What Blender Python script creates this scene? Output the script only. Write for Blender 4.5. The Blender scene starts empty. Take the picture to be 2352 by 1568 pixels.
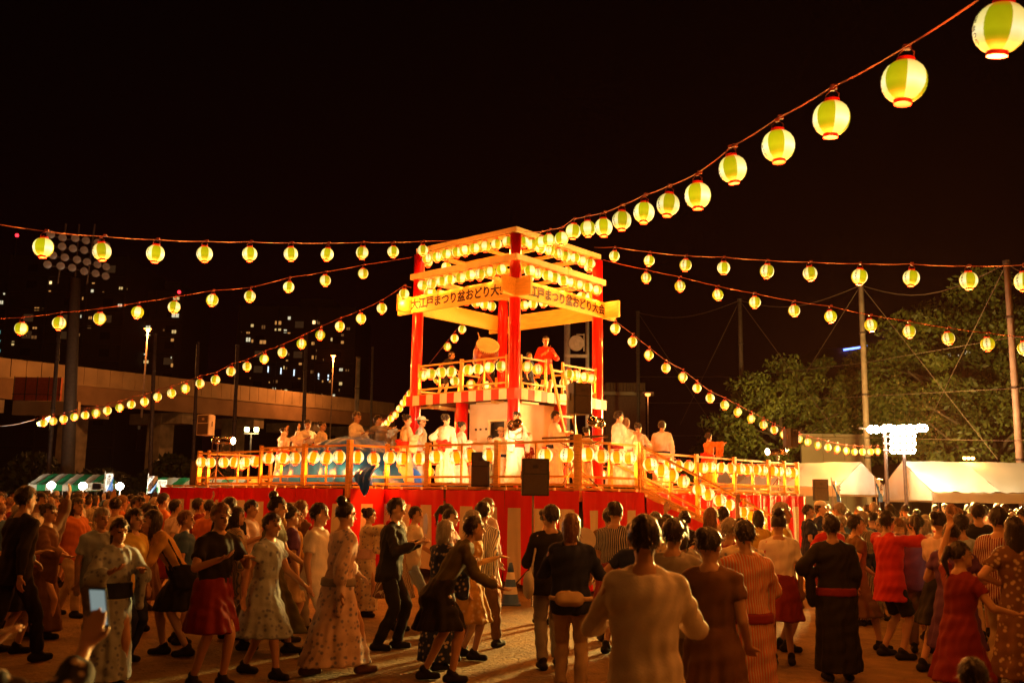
import bpy, bmesh, math, random
import numpy as np
from mathutils import Vector, Matrix, Euler
random.seed(7); RNG = np.random.default_rng(7)
sc = bpy.context.scene
COL = sc.collection
R = math.radians
# ---------------------------------------------------------------- camera
CF, CP, CR, CH = 2185.3, .16027, .01386, 1.82        # focal length (in 2352-wide px), pitch, roll, eye height
cd = bpy.data.cameras.new('camera'); cam = bpy.data.objects.new('camera', cd); COL.objects.link(cam)
cd.sensor_width = 36; cd.lens = CF / 2352 * 36; cd.clip_start = .05; cd.clip_end = 1500
_r = Vector((1, 0, 0)); _f = Vector((0, math.cos(CP), math.sin(CP))); _u = Vector((0, -math.sin(CP), math.cos(CP)))
_R = _r * math.cos(CR) + _u * math.sin(CR); _U = -_r * math.sin(CR) + _u * math.cos(CR)
cam.matrix_world = Matrix(((_R.x, _U.x, -_f.x, 0), (_R.y, _U.y, -_f.y, 0), (_R.z, _U.z, -_f.z, CH), (0, 0, 0, 1)))
sc.camera = cam
cd.dof.use_dof = True; cd.dof.focus_distance = 24; cd.dof.aperture_fstop = 2.8
# ---------------------------------------------------------------- night sky, exposure
w = bpy.data.worlds.new('World'); sc.world = w; w.use_nodes = True
nt = w.node_tree; nt.nodes.clear()
bo = nt.nodes.new('ShaderNodeOutputWorld'); bg = nt.nodes.new('ShaderNodeBackground')
tc = nt.nodes.new('ShaderNodeTexCoord'); sx = nt.nodes.new('ShaderNodeSeparateXYZ'); cr = nt.nodes.new('ShaderNodeValToRGB')
nt.links.new(tc.outputs['Generated'], sx.inputs[0]); nt.links.new(sx.outputs['Z'], cr.inputs[0])
cr.color_ramp.elements[0].position = 0; cr.color_ramp.elements[0].color = (.0052, .0010, .0006, 1)   # town glow at the horizon
cr.color_ramp.elements[1].position = .5; cr.color_ramp.elements[1].color = (.0006, .0002, .0002, 1)
e = cr.color_ramp.elements.new(.18); e.color = (.0015, .0003, .0003, 1)
nt.links.new(cr.outputs[0], bg.inputs[0]); bg.inputs[1].default_value = 1
nt.links.new(bg.outputs[0], bo.inputs[0])
vs = sc.view_settings; vs.view_transform = 'Standard'; vs.look = 'None'; vs.exposure = 0; vs.gamma = 1; vs.use_curve_mapping = False
sc.render.engine = 'CYCLES'
cy = sc.cycles; cy.use_denoising = True; cy.max_bounces = 5; cy.diffuse_bounces = 3; cy.glossy_bounces = 2
cy.transmission_bounces = 2; cy.sample_clamp_indirect = 4; cy.sample_clamp_direct = 0; cy.use_light_tree = True
cy.caustics_reflective = False; cy.caustics_refractive = False
# ---------------------------------------------------------------- pixel <-> place (2352 x 1568 px picture)
def ray(px, py):
    a, b = px - 1176, py - 784
    x = a * math.cos(CR) + b * math.sin(CR); y = -a * math.sin(CR) + b * math.cos(CR)
    c, s = math.cos(CP), math.sin(CP); u = -y / CF; k = c - u * s
    return Vector((x / CF / k, 1, (s + u * c) / k))
def at(px, py, D): q = ray(px, py) * D; return Vector((q.x, q.y, q.z + CH))
def gnd(px, py, z=0): q = ray(px, py); q = q * ((z - CH) / q.z); return Vector((q.x, q.y, z))
def onplane(px, py, o, d):
    q = ray(px, py); k = (-d[1] * o[0] + d[0] * o[1]) / (-d[1] * q.x + d[0] * q.y)
    return Vector((q.x * k, q.y * k, q.z * k + CH))
TH = math.pi / 4 + .06946
V2 = Vector((math.cos(TH), math.sin(TH))); U2 = Vector((V2.y, -V2.x)); ROT = math.atan2(U2.y, U2.x)
C0 = Vector((.12805, 19.09918))                       # front corner of the stage
TC = Vector((-.1184, 27.217))                         # centre of the tower
def S(x, y, z=0): p = C0 + U2 * x + V2 * y; return Vector((p.x, p.y, z))
def T(x, y, z=0): p = TC + U2 * x + V2 * y; return Vector((p.x, p.y, z))
def toS(p): d = Vector((p[0], p[1])) - C0; return Vector((d.dot(U2), d.dot(V2), p[2]))
def toT(p): d = Vector((p[0], p[1])) - TC; return Vector((d.dot(U2), d.dot(V2), p[2]))
# ---------------------------------------------------------------- materials
MATS = {}
def mat(name, col, rough=.6, var=.15, scale=6, bump=0, bscale=40, stretch=(1, 1, 1), metal=0, spec=.4, coat=0):
    if name in MATS: return MATS[name]
    m = bpy.data.materials.new(name); m.use_nodes = True; t = m.node_tree; b = t.nodes['Principled BSDF']
    b.inputs['Roughness'].default_value = rough; b.inputs['Metallic'].default_value = metal
    b.inputs['Specular IOR Level'].default_value = spec; b.inputs['Coat Weight'].default_value = coat
    tx = t.nodes.new('ShaderNodeTexCoord'); mp = t.nodes.new('ShaderNodeMapping'); mp.inputs['Scale'].default_value = stretch
    t.links.new(tx.outputs['Object'], mp.inputs[0])
    n = t.nodes.new('ShaderNodeTexNoise'); n.inputs['Scale'].default_value = scale; n.inputs['Detail'].default_value = 4
    t.links.new(mp.outputs[0], n.inputs['Vector'])
    r = t.nodes.new('ShaderNodeValToRGB')
    lo = [max(0, c * (1 - var)) for c in col]; hi = [min(1, c * (1 + var)) for c in col]
    r.color_ramp.elements[0].position = .3; r.color_ramp.elements[0].color = (*lo, 1)
    r.color_ramp.elements[1].position = .7; r.color_ramp.elements[1].color = (*hi, 1)
    t.links.new(n.outputs['Fac'], r.inputs[0]); t.links.new(r.outputs[0], b.inputs['Base Color'])
    if bump:
        n2 = t.nodes.new('ShaderNodeTexNoise'); n2.inputs['Scale'].default_value = bscale; n2.inputs['Detail'].default_value = 3
        t.links.new(mp.outputs[0], n2.inputs['Vector'])
        bu = t.nodes.new('ShaderNodeBump'); bu.inputs['Strength'].default_value = bump; bu.inputs['Distance'].default_value = .02
        t.links.new(n2.outputs['Fac'], bu.inputs['Height']); t.links.new(bu.outputs[0], b.inputs['Normal'])
    MATS[name] = m; return m
def emit(name, col, k, sampled=True):
    if name in MATS: return MATS[name]
    m = bpy.data.materials.new(name); m.use_nodes = True; t = m.node_tree; t.nodes.clear()
    o = t.nodes.new('ShaderNodeOutputMaterial'); x = t.nodes.new('ShaderNodeEmission')
    x.inputs[0].default_value = (*col, 1); x.inputs[1].default_value = k; t.links.new(x.outputs[0], o.inputs[0])
    if not sampled: m.cycles.emission_sampling = 'NONE'
    MATS[name] = m; return m
def paper(name, col, core, k):
    """lantern paper with the inside light painted in: brightest mid-height, red-orange at the ends, a little grain of the ribs"""
    m = bpy.data.materials.new(name); m.use_nodes = True; t = m.node_tree; b = t.nodes['Principled BSDF']
    b.inputs['Base Color'].default_value = (*[c * .16 for c in core], 1); b.inputs['Roughness'].default_value = .7
    tx = t.nodes.new('ShaderNodeTexCoord'); sp = t.nodes.new('ShaderNodeSeparateXYZ'); t.links.new(tx.outputs['Object'], sp.inputs[0])
    g = t.nodes.new('ShaderNodeMapRange'); g.inputs['From Min'].default_value = -.15; g.inputs['From Max'].default_value = .15
    t.links.new(sp.outputs['Z'], g.inputs['Value'])
    r = t.nodes.new('ShaderNodeValToRGB'); el = r.color_ramp.elements
    el[0].position = 0; el[0].color = (.95, .10, .006, 1)
    el[1].position = 1; el[1].color = (.95, .10, .006, 1)  # red halo of the lantern painted into its end colours
    q = el.new(.40); q.color = (*core, 1); q = el.new(.56); q.color = (*[(c * .7 + d * .3) for c, d in zip(col, core)], 1); q = el.new(.21); q.color = (*col, 1); q = el.new(.80); q.color = (*[c * .9 for c in col], 1)
    t.links.new(g.outputs[0], r.inputs[0])
    n = t.nodes.new('ShaderNodeTexNoise'); n.inputs['Scale'].default_value = 9; t.links.new(tx.outputs['Object'], n.inputs['Vector'])
    mr = t.nodes.new('ShaderNodeMapRange'); mr.inputs['To Min'].default_value = .8 * k; mr.inputs['To Max'].default_value = 1.2 * k
    t.links.new(n.outputs['Fac'], mr.inputs['Value'])
    t.links.new(r.outputs[0], b.inputs['Emission Color']); oi = t.nodes.new('ShaderNodeObjectInfo'); rv = t.nodes.new('ShaderNodeMapRange'); rv.inputs['To Min'].default_value = .72; rv.inputs['To Max'].default_value = 1.12; t.links.new(oi.outputs['Random'], rv.inputs['Value'])
    ml = t.nodes.new('ShaderNodeMath'); ml.operation = 'MULTIPLY'; t.links.new(mr.outputs[0], ml.inputs[0]); t.links.new(rv.outputs[0], ml.inputs[1]); t.links.new(ml.outputs[0], b.inputs['Emission Strength'])     # no two bulbs alike
    m.cycles.emission_sampling = 'NONE'; MATS[name] = m; return m
M_GREEN = paper('paper_green', (.44, .41, .002), (.56, .53, .004), 1)
M_WHITE = paper('paper_white', (1.2, .95, .22), (1.4, 1.22, .58), 1)
M_AMBER = paper('paper_amber', (1.0, .34, .001), (1.1, .45, .003), 1)
M_CREAM = paper('paper_cream', (1.2, .95, .25), (1.6, 1.45, .75), 1)
M_RIM = mat('red_rim', (.75, .014, .006), .5)
M_INK = mat('ink', (.035, .012, .006), .6, .3)
M_WIRE = mat('wire', (.25, .05, .03), .5)
M_RED = mat('red_paint', (.62, .006, .004), .28, .08, 3, .04, 8, coat=.25)
M_WOOD = mat('pale_wood', (.72, .37, .075), .5, .22, 5, .1, 30, (1, 1, 9))
M_WOODX = mat('plank_wood', (.56, .33, .075), .42, .2, 4, .06, 30, (1.2, 9, 9))
M_SIGN = mat('sign_wood', (.74, .45, .085), .38, .16, 3, .06, 30, (1.2, 9, 9))
M_CREAMBD = mat('cream_board', (.62, .47, .22), .5, .1, 4, .05, 20)
M_STRW = mat('stripe_white', (.80, .72, .45), .5, .06)
M_STRR = mat('stripe_red', (.58, .035, .008), .5, .06)
M_DARKWOOD = mat('dark_wood', (.16, .08, .03), .7, .3)
M_WALL = mat('white_panel', (.68, .58, .42), .6, .1, 3)
M_BLACK = mat('black_plastic', (.018, .014, .013), .5, .3, 20, .05, 200)
M_GRILLE = mat('speaker_grille', (.045, .028, .02), .55, .3, 60, .3, 300)
M_STEEL = mat('steel', (.35, .32, .3), .3, .2, 8, metal=1)
M_DKSTEEL = mat('dark_steel', (.09, .06, .05), .5, .3, 8, metal=.6)
M_CHROME = mat('polished_can', (.30, .22, .16), .22, .1, 5, metal=1)
M_GREY = mat('grey_metal', (.34, .28, .24), .5, .2)
M_POLE = mat('pole_paint', (.30, .20, .14), .55, .3, 3)
M_CONC = mat('concrete', (.36, .27, .18), .8, .3, 1.2, .1, 10)
# ---------------------------------------------------------------- mesh helpers
class MB:
    def __init__(s): s.v = []; s.f = []; s.m = []
    def add(s, vs, fs, mi=0):
        o = len(s.v); s.v += [tuple(p) for p in vs]; s.f += [tuple(i + o for i in f) for f in fs]; s.m += [mi] * len(fs); return s
    def box(s, c, d, rot=None, mi=0):
        c = Vector(c); x, y, z = d[0] / 2, d[1] / 2, d[2] / 2
        P = [Vector((a * x, b * y, e * z)) for e in (-1, 1) for b in (-1, 1) for a in (-1, 1)]
        if rot is not None: P = [rot @ p for p in P]
        return s.add([p + c for p in P], [(0, 2, 3, 1), (4, 5, 7, 6), (0, 1, 5, 4), (2, 6, 7, 3), (0, 4, 6, 2), (1, 3, 7, 5)], mi)
    def beam(s, p, q, wd, ht, mi=0, up=(0, 0, 1)):
        p, q = Vector(p), Vector(q); d = q - p; L = d.length; x = d / L; up = Vector(up)
        if abs(x.dot(up)) > .98: up = Vector((0, 1, 0))
        y = up.cross(x).normalized(); z = x.cross(y)
        return s.box((p + q) / 2, (L, wd, ht), Matrix((x, y, z)).transposed(), mi)
    def ring(s, pts, close=True): o = len(s.v); s.v += [tuple(p) for p in pts]; return list(range(o, o + len(pts)))
    def skin(s, a, b, mi=0):
        n = len(a)
        for i in range(n): s.f.append((a[i], a[(i + 1) % n], b[(i + 1) % n], b[i])); s.m.append(mi)
    def cap(s, a, mi=0, flip=False): s.f.append(tuple(reversed(a)) if not flip else tuple(a)); s.m.append(mi)
    def tube(s, path, r, n=6, mi=0, caps=True):
        P = [Vector(p) for p in path]; prev = None; rr = r if isinstance(r, (list, tuple)) else [r] * len(P)
        for i, p in enumerate(P):
            t = (P[min(i + 1, len(P) - 1)] - P[max(i - 1, 0)]).normalized()
            a = Vector((0, 0, 1)) if abs(t.z) < .9 else Vector((1, 0, 0)); x = a.cross(t).normalized(); y = t.cross(x)
            g = s.ring([p + (x * math.cos(k * 2 * math.pi / n) + y * math.sin(k * 2 * math.pi / n)) * rr[i] for k in range(n)])
            if prev: s.skin(prev, g, mi)
            elif caps: s.cap(g, mi)
            prev = g
        if caps: s.cap(prev, mi, True)
        return s
    def cyl(s, p, q, r, r2=None, n=12, mi=0): return s.tube([p, q], [r, r if r2 is None else r2], n, mi)
    def lathe(s, prof, c=(0, 0, 0), n=16, mi=0, caps=True, rot=None):
        c = Vector(c); prev = None; rot = rot or Matrix.Identity(3)
        for i, (r, z) in enumerate(prof):
            g = s.ring([c + rot @ Vector((r * math.cos(k * 2 * math.pi / n), r * math.sin(k * 2 * math.pi / n), z)) for k in range(n)])
            if prev: s.skin(prev, g, mi)
            elif caps: s.cap(g, mi)
            prev = g
        if caps: s.cap(prev, mi, True)
        return s
    def mesh(s, name, mats):
        me = bpy.data.meshes.new(name); me.from_pydata(s.v, [], s.f); me.validate()
        for m in (mats if isinstance(mats, (list, tuple)) else [mats]): me.materials.append(m)
        if len(me.polygons) == len(s.m): me.polygons.foreach_set('material_index', s.m)
        me.update(); return me
    def build(s, name, mats, parent=None, smooth=False, loc=None, bevel=0):
        me = s.mesh(name, mats)
        if smooth:
            for p in me.polygons: p.use_smooth = True
        return link(name, me, parent, loc, bevel)
def link(name, me, parent=None, loc=None, bevel=0):
    o = bpy.data.objects.new(name, me); COL.objects.link(o)
    if parent is not None: o.parent = parent
    if loc is not None: o.location = loc
    if bevel:
        b = o.modifiers.new('edge', 'BEVEL'); b.width = bevel; b.segments = 1; b.limit_method = 'ANGLE'
    return o
def tag(o, label=None, cat=None, group=None, kind=None):
    if label: o['label'] = label
    if cat: o['category'] = cat
    if group: o['group'] = group
    if kind: o['kind'] = kind
    return o
def thing(name, label, cat, loc=(0, 0, 0), rz=0, group=None):
    o = bpy.data.objects.new(name, None); COL.objects.link(o); o.location = loc; o.rotation_euler = (0, 0, rz); o.empty_display_size = .2
    return tag(o, label, cat, group)
ORD = ['first', 'second', 'third', 'fourth', 'fifth', 'sixth', 'seventh', 'eighth', 'ninth', 'tenth', 'eleventh', 'twelfth', 'thirteenth', 'fourteenth', 'fifteenth',
       'sixteenth', 'seventeenth', 'eighteenth', 'nineteenth', 'twentieth', 'twenty-first', 'twenty-second', 'twenty-third', 'twenty-fourth', 'twenty-fifth', 'twenty-sixth', 'twenty-seventh', 'twenty-eighth']
def text_mesh(body, size, bold=0, extrude=.004, vertical=False, spacing=1.0, sx=1):
    cu = bpy.data.curves.new('t', 'FONT'); cu.body = '\n'.join(body) if vertical else body
    cu.size = size; cu.offset = bold; cu.extrude = extrude; cu.align_x = 'CENTER'; cu.align_y = 'CENTER'; cu.resolution_u = 3
    cu.space_line = spacing; cu.space_character = spacing
    o = bpy.data.objects.new('t', cu); COL.objects.link(o)
    dg = bpy.context.evaluated_depsgraph_get(); dg.update()
    me = bpy.data.meshes.new_from_object(o.evaluated_get(dg)); bpy.data.objects.remove(o); bpy.data.curves.remove(cu)
    if sx != 1:
        for q in me.vertices: q.co.x *= sx
    return me
def set_mat(me, m): me.materials.clear(); me.materials.append(m); return me
def point(name, parent, loc, power, col, radius=.05):
    l = bpy.data.lights.new(name, 'POINT'); l.energy = power; l.color = col; l.shadow_soft_size = radius
    o = bpy.data.objects.new(name, l); COL.objects.link(o); o.location = loc
    if parent is not None: o.parent = parent
    return o
def spot(name, parent, loc, target, power, col, angle=60, blend=.5, radius=.1):
    l = bpy.data.lights.new(name, 'SPOT'); l.energy = power; l.color = col; l.spot_size = R(angle); l.spot_blend = blend; l.shadow_soft_size = radius
    o = bpy.data.objects.new(name, l); COL.objects.link(o); o.location = loc
    o.rotation_euler = (Vector(target) - Vector(loc)).to_track_quat('-Z', 'Y').to_euler()
    if parent is not None: o.parent = parent
    return o
# ================================================================ ground
def ground_mat():
    m = bpy.data.materials.new('dusty_ground'); m.use_nodes = True; t = m.node_tree; b = t.nodes['Principled BSDF']; b.inputs['Roughness'].default_value = .85
    tx = t.nodes.new('ShaderNodeTexCoord')
    def noise(s, d=5):
        n = t.nodes.new('ShaderNodeTexNoise'); n.inputs['Scale'].default_value = s; n.inputs['Detail'].default_value = d; n.inputs['Distortion'].default_value = .6; t.links.new(tx.outputs['Object'], n.inputs['Vector']); return n
    a, c = noise(.35), noise(3.5, 8)
    r = t.nodes.new('ShaderNodeValToRGB'); r.color_ramp.elements[0].color = (.10, .06, .016, 1); r.color_ramp.elements[1].color = (.30, .19, .05, 1)
    r.color_ramp.elements[0].position = .35; r.color_ramp.elements[1].position = .68
    mx = t.nodes.new('ShaderNodeMath'); mx.operation = 'MULTIPLY_ADD'; mx.inputs[1].default_value = .45; t.links.new(c.outputs['Fac'], mx.inputs[0])
    h = t.nodes.new('ShaderNodeMath'); h.operation = 'MULTIPLY'; h.inputs[1].default_value = .55; t.links.new(a.outputs['Fac'], h.inputs[0]); t.links.new(h.outputs[0], mx.inputs[2])
    t.links.new(mx.outputs[0], r.inputs[0]); t.links.new(r.outputs[0], b.inputs['Base Color'])
    f = noise(16, 8); bu = t.nodes.new('ShaderNodeBump'); bu.inputs['Strength'].default_value = .9; bu.inputs['Distance'].default_value = .05
    t.links.new(f.outputs['Fac'], bu.inputs['Height']); t.links.new(bu.outputs[0], b.inputs['Normal']); return m
MB().add([(-420, -40, 0), (420, -40, 0), (420, 520, 0), (-420, 520, 0)], [(0, 1, 2, 3)]).build('ground', ground_mat())['kind'] = 'structure'

# ================================================================ lanterns
LW, LH = .288, .272
def lantern_profile(t):   # t -1..1
    return LW / 2 * max(.0, (1 - abs(t * .93) ** 2.15)) ** .5
def shade_mesh(name, a, b):
    mb = MB(); n, k = 24, 18; prev = None
    for j in range(k + 1):
        t = -1 + 2 * j / k; r = lantern_profile(t) + (.0012 if j % 2 else -.0012)
        g = mb.ring([(r * math.cos(i * 2 * math.pi / n), r * math.sin(i * 2 * math.pi / n), t * LH / 2) for i in range(n)])
        if prev:
            for i in range(n):
                mb.f.append((prev[i], prev[(i + 1) % n], g[(i + 1) % n], g[i])); mb.m.append((i // 4) % 2)
        prev = g
    me = mb.mesh(name, [a, b])
    for p in me.polygons: p.use_smooth = True
    return me
SHADE = {'green': shade_mesh('shade', M_WHITE, M_GREEN), 'amber': shade_mesh('shade', M_CREAM, M_AMBER)}
rr = lantern_profile(1)
RIM_TOP = MB().lathe([(rr * .7, .0), (rr + .006, .0), (rr + .004, .028), (rr * .7, .028)], (0, 0, LH / 2 - .006), 14).mesh('rim', M_RIM)
RIM_BOT = MB().lathe([(rr * .62, -.028), (rr + .002, -.028), (rr + .006, .0), (rr * .62, .0)], (0, 0, -LH / 2 + .006), 14).mesh('rim', M_RIM)
hb = MB()
for s in (-1, 1): hb.tube([(s * rr * .9, 0, LH / 2 + .02), (s * rr * .95, 0, LH / 2 + .06), (s * .012, 0, LH / 2 + .10)], .0045, 4)
hb.box((0, 0, LH / 2 + .105), (.04, .02, .03)); HANGER = hb.mesh('hanger', M_WIRE)
def lantern_text():
    me = text_mesh('大江戸まつり', .0375, .0012, 0, True, .98, 1.25)
    for q in me.vertices:                       # wrap the brush writing round the middle of a pale gore
        x, z = q.co.x, q.co.y; t = max(-1, min(1, z / (LH / 2))); r = lantern_profile(t) + .004
        a = math.radians(30) + x / (LW / 2); q.co = (r * math.cos(a), r * math.sin(a), z)
    return set_mat(me, M_INK)
LTEXT = lantern_text()
BULB = {'green': (1, .25, .026), 'amber': (1, .18, .014)}; KP = 26.0      # KP scales every bulb
NL = 0
def lantern(p, label, group, style='green', rz=None, size=1., power=1.6, tilt=None, hang=True, text=True):
    global NL; NL += 1
    o = thing('paper_lantern', label, 'lantern', p, random.uniform(0, 6.28) if rz is None else rz, group)
    sz = size * random.uniform(.97, 1.03); o.scale = (sz, sz, sz)
    o.rotation_euler.x = random.gauss(0, .075) if tilt is None else tilt; o.rotation_euler.y = random.gauss(0, .075)
    link('shade', SHADE[style], o); link('rim', RIM_TOP, o); link('rim', RIM_BOT, o)
    if hang: link('hanger', HANGER, o)
    if text: link('lettering', LTEXT, o)
    if power > 0:
        l = BULBS.setdefault((style, round(power, 2)), None)
        if l is None:
            l = bpy.data.lights.new('bulb', 'POINT'); l.energy = power * KP; l.color = BULB[style]; l.shadow_soft_size = .06; BULBS[(style, round(power, 2))] = l
        b = bpy.data.objects.new('bulb', l); COL.objects.link(b); b.parent = o; b.location = (0, 0, -LH / 2 - .12)
    return o
BULBS = {}
HANG = LH / 2 + .11
# ------------------------------------------------ strings of lanterns: (picture x, y) along the vertical plane through two plan points
def xy(v): return (v.x, v.y)
STR = [
 ('rising upper right string', 'lanterns on the string climbing to the upper right', T(1.9, -1.6), at(2298, 65, 5.1), (975, 1000),
  [(1243, 556), (1260.7, 551.5), (1290, 548), (1316.5, 531), (1350, 525), (1386, 522), (1428, 506), (1479, 488), (1534.5, 470), (1602.5, 449), (1683, 388), (1787.6, 335), (1909.5, 272), (2077, 187.5), (2298, 65)],
  (1195, 532), (2420, -10)),
 ('level upper left string', 'lanterns on the level string to the upper left', T(-.7, -1.95), at(99, 568, 13.7), None,
  [(971, 574.7), (903, 578), (832, 580), (751.6, 584), (668, 583), (573.5, 583), (470, 583), (357, 582), (234, 577.5), (99.4, 568)], (1053, 551), (-40, 535)),
 ('middle left string', 'lanterns on the middle string to the left', T(-1.95, -1.9), at(49, 754, 21.1), None,
  [(834, 628), (747, 644), (663, 659), (574, 680.6), (487.5, 689), (400, 705), (316, 717), (229, 731), (136, 742), (49, 754)], (948, 590), (-40, 742)),
 ('sagging lower left string', 'lanterns on the sagging lower left string', T(-2.1, -2.4), at(100, 970.6, 36), None,
  [(928, 675), (877, 708), (829, 731.5), (780.6, 749), (735.6, 769), (692.5, 789), (648.5, 809), (607, 824), (567.5, 841.5), (530.6, 852.5), (495, 872), (459.4, 880), (426, 891.5), (394, 902.5), (361.6, 911),
   (332, 922), (301.6, 928.4), (274.7, 935.6), (246.6, 942.5), (220.6, 948), (195.6, 953), (171, 957), (146, 962), (122, 966), (100, 970.6)], (945, 660), (80, 962)),
 ('string behind the tower', 'lanterns on the string behind the tower', T(-1.9, 2.2), at(871, 981, 43), None,
  [(1061.8, 755.8), (1044, 776.7), (1028, 795.7), (942, 903), (934, 914), (926, 924.6), (917.5, 938), (908.4, 952), (898, 960.6), (889, 970.6), (880, 975.6)], (1085, 725), (862, 985)),
 ('upper right string', 'lanterns on the upper string to the right', T(1.9, 1.9), at(2352, 646, 14.2), None,
  [(1411, 588), (1491, 598.5), (1574.5, 608.6), (1662, 615), (1761.6, 622.7), (1860.5, 628), (1974, 635), (2093, 638), (2225, 643.7), (2352, 646)], (1365, 568), (2420, 622)),
 ('second right string', 'lanterns on the second string to the right', T(2.0, 2.0), at(2354, 800, 20.4), None,
  [(1484, 638), (1561.7, 656.8), (1648.7, 677), (1733.7, 694), (1824, 713), (1907.6, 726.7), (1999.8, 746.4), (2088, 761), (2178, 776.6), (2268.5, 789.7), (2354, 799.6)], (1385, 597), (2420, 790)),
 ('steep lower right string', 'lanterns on the steep string to the lower right', T(2.1, 2.3), at(2016, 1036, 42.5), None,
  [(1412.8, 754.6), (1452.5, 784.5), (1490, 815), (1529.6, 844.5), (1568, 866), (1600.5, 891), (1631, 914), (1664.4, 929.5), (1694.6, 945.6), (1725, 961), (1753.4, 975), (1778, 986.6), (1800, 997.4), (1835, 1007.3),
   (1855, 1014), (1878, 1021.7), (1901.4, 1027), (1922.7, 1031), (1943.7, 1034.5), (1962.7, 1036.8), (1981, 1036.8), (1999.8, 1036.8), (2016, 1035.5)], (1395, 735), (2040, 1028)),
]
EXT = {'rising upper right string': Vector((5.6, -3.5, 5.4)), 'level upper left string': Vector((-14.5, 4.5, 6.0)), 'upper right string': Vector((14.5, 5.0, 5.6)), 'middle left string': Vector((-20, 15, 5.0)), 'second right string': Vector((19, 12.5, 5.2))}
for nm, grp, A, B, _, pts, st, en in STR:
    o2 = (A.x, A.y); d2 = (B.x - A.x, B.y - A.y)
    path = [onplane(st[0], st[1], o2, d2)]
    for i, (px, py) in enumerate(pts):
        p = onplane(px, py, o2, d2)
        lab = f'added unseen green and white lantern {ORD[i]} from the tower on the {nm}'
        fc = math.degrees(math.atan2(-p.y, -p.x))                 # how the gores are turned, as on each string in the photograph
        turn = {'rising upper right string': -95, 'level upper left string': -90, 'upper right string': -62, 'second right string': -48}.get(nm)
        lantern(p, lab, grp, power=2.9, rz=None if turn is None or (turn == -95 and i < 5) else R(fc + turn + random.gauss(0, 9)))
        path.append(p + Vector((0, 0, HANG + random.uniform(-.01, .02))))
    path.append(onplane(en[0], en[1], o2, d2))
    if nm in EXT:                                 # unseen lanterns added past the frame edge to light the crowd
        e0, e1 = path[-2], EXT[nm]; m = max(2, int((e1 - e0).length / 1.25)); path.pop()
        for k in range(1, m + 1):
            q = e0.lerp(e1, k / m); q.z -= .35 * math.sin(math.pi * k / m); path.append(q)
            if k < m: lantern(q - Vector((0, 0, HANG)), f'added unseen green and white lantern {ORD[len(pts) + k - 1]} from the tower on the {nm}', grp, power=1.5)
    fine = []                                     # smooth sag between hangers
    for i in range(len(path) - 1):
        for k in range(4): fine.append(path[i].lerp(path[i + 1], k / 4) + Vector((0, 0, -.012 * math.sin(math.pi * k / 4))))
    fine.append(path[-1])
    wb = MB().tube(fine, .0075, 4)
    for p in path[1:-1]: wb.box(p + Vector((.03, 0, .01)), (.05, .03, .035))
    tag(wb.build('lantern_cable', M_WIRE), f'thin reddish cable carrying the lanterns of the {nm}', 'cable')
# ================================================================ drum tower (local x = along front-left face, y = away)
ZS = 1.99                                               # stage floor
tower = thing('drum_tower', 'tall red-pillared wooden festival tower hung with lanterns in the middle of the stage', 'tower', T(0, 0, ZS), ROT)
def tb(mb, name, m, smooth=False, bevel=0, parent=None):  # heights in the tower are given from the ground
    mb.v = [(x, y, z - ZS) for x, y, z in mb.v]; return mb.build(name, m, parent or tower, smooth, None, bevel)
PILL = 1.85
pm = MB().lathe([(.158, ZS), (.158, 4.2), (.155, 8.70)], n=24).mesh('pillar', M_RED)
for p in pm.polygons: p.use_smooth = len(p.vertices) == 4
for sx_ in (-1, 1):
    for sy_ in (-1, 1): link('pillar', pm, tower, (sx_ * PILL, sy_ * PILL, -ZS))
pm2 = MB().lathe([(.17, ZS), (.17, 4.27)], n=24).mesh('short_pillar', M_RED)
for p in pm2.polygons: p.use_smooth = len(p.vertices) == 4
for a in ((0, -PILL), (PILL, .1), (0, PILL), (-PILL, 0)): link('short_pillar', pm2, tower, (*a, -ZS))
def frame(h, z0, z1, n, th=.05):
    L = 2 * h / n
    b0 = MB().box((0, 0, (z0 + z1) / 2 - ZS), (L - .007, th, z1 - z0)).mesh('frame_board', M_CREAMBD)
    for k in range(4):
        a = k * math.pi / 2
        for i in range(n):
            x = -h + L * (i + .5); o = link('frame_board', b0, tower)
            off = h - th / 2 + random.uniform(-.003, .003)
            if i in (0, n - 1) and k % 2: x += (.03 if i == 0 else -.03)
            o.location = (x * math.cos(a) + off * math.sin(a), x * math.sin(a) - off * math.cos(a), 0); o.rotation_euler = (0, 0, a)
frame(1.93, 8.755, 8.885, 9); frame(2.035, 7.957, 8.118, 9)
for h, z in ((1.88, 8.74), (1.98, 7.945)):              # soffit boards the rows of lanterns hang from
    for k in range(4):
        a = k * math.pi / 2; rot = Matrix.Rotation(a, 3, 'Z')
        mb = MB().box(rot @ Vector((0, -(h - .17), z)), (2 * h - (.0 if k % 2 == 0 else .72), .33, .022), rot)
        tb(mb, 'soffit_board', M_WOODX)
for z in (8.80, 8.03):                                   # joists across the open top
    for y in (-.9, 0, .9): tb(MB().box((0, y, z), (3.5, .06, .09)), 'joist', M_WOODX)
    tb(MB().box((.0, 0, z - .06), (.07, 3.5, .09)), 'joist', M_WOODX)
SIGN = []
for k in range(4):                                       # crossing sign boards, longer than the tower is wide
    a = k * math.pi / 2; rot = Matrix.Rotation(a, 3, 'Z'); dz = .004 * (k % 2)
    mb = MB().box(rot @ Vector((0, -1.99, 7.20 + dz)), (5.06, .08 - .004 * (k % 2), .48), rot)
    SIGN.append(tb(mb, 'sign_board', M_SIGN, bevel=.004))
t0_ = text_mesh('大江戸まつり盆おどり大会', .325, .004, .003, False, 1.0, .955); tb_ = bmesh.new()
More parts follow.
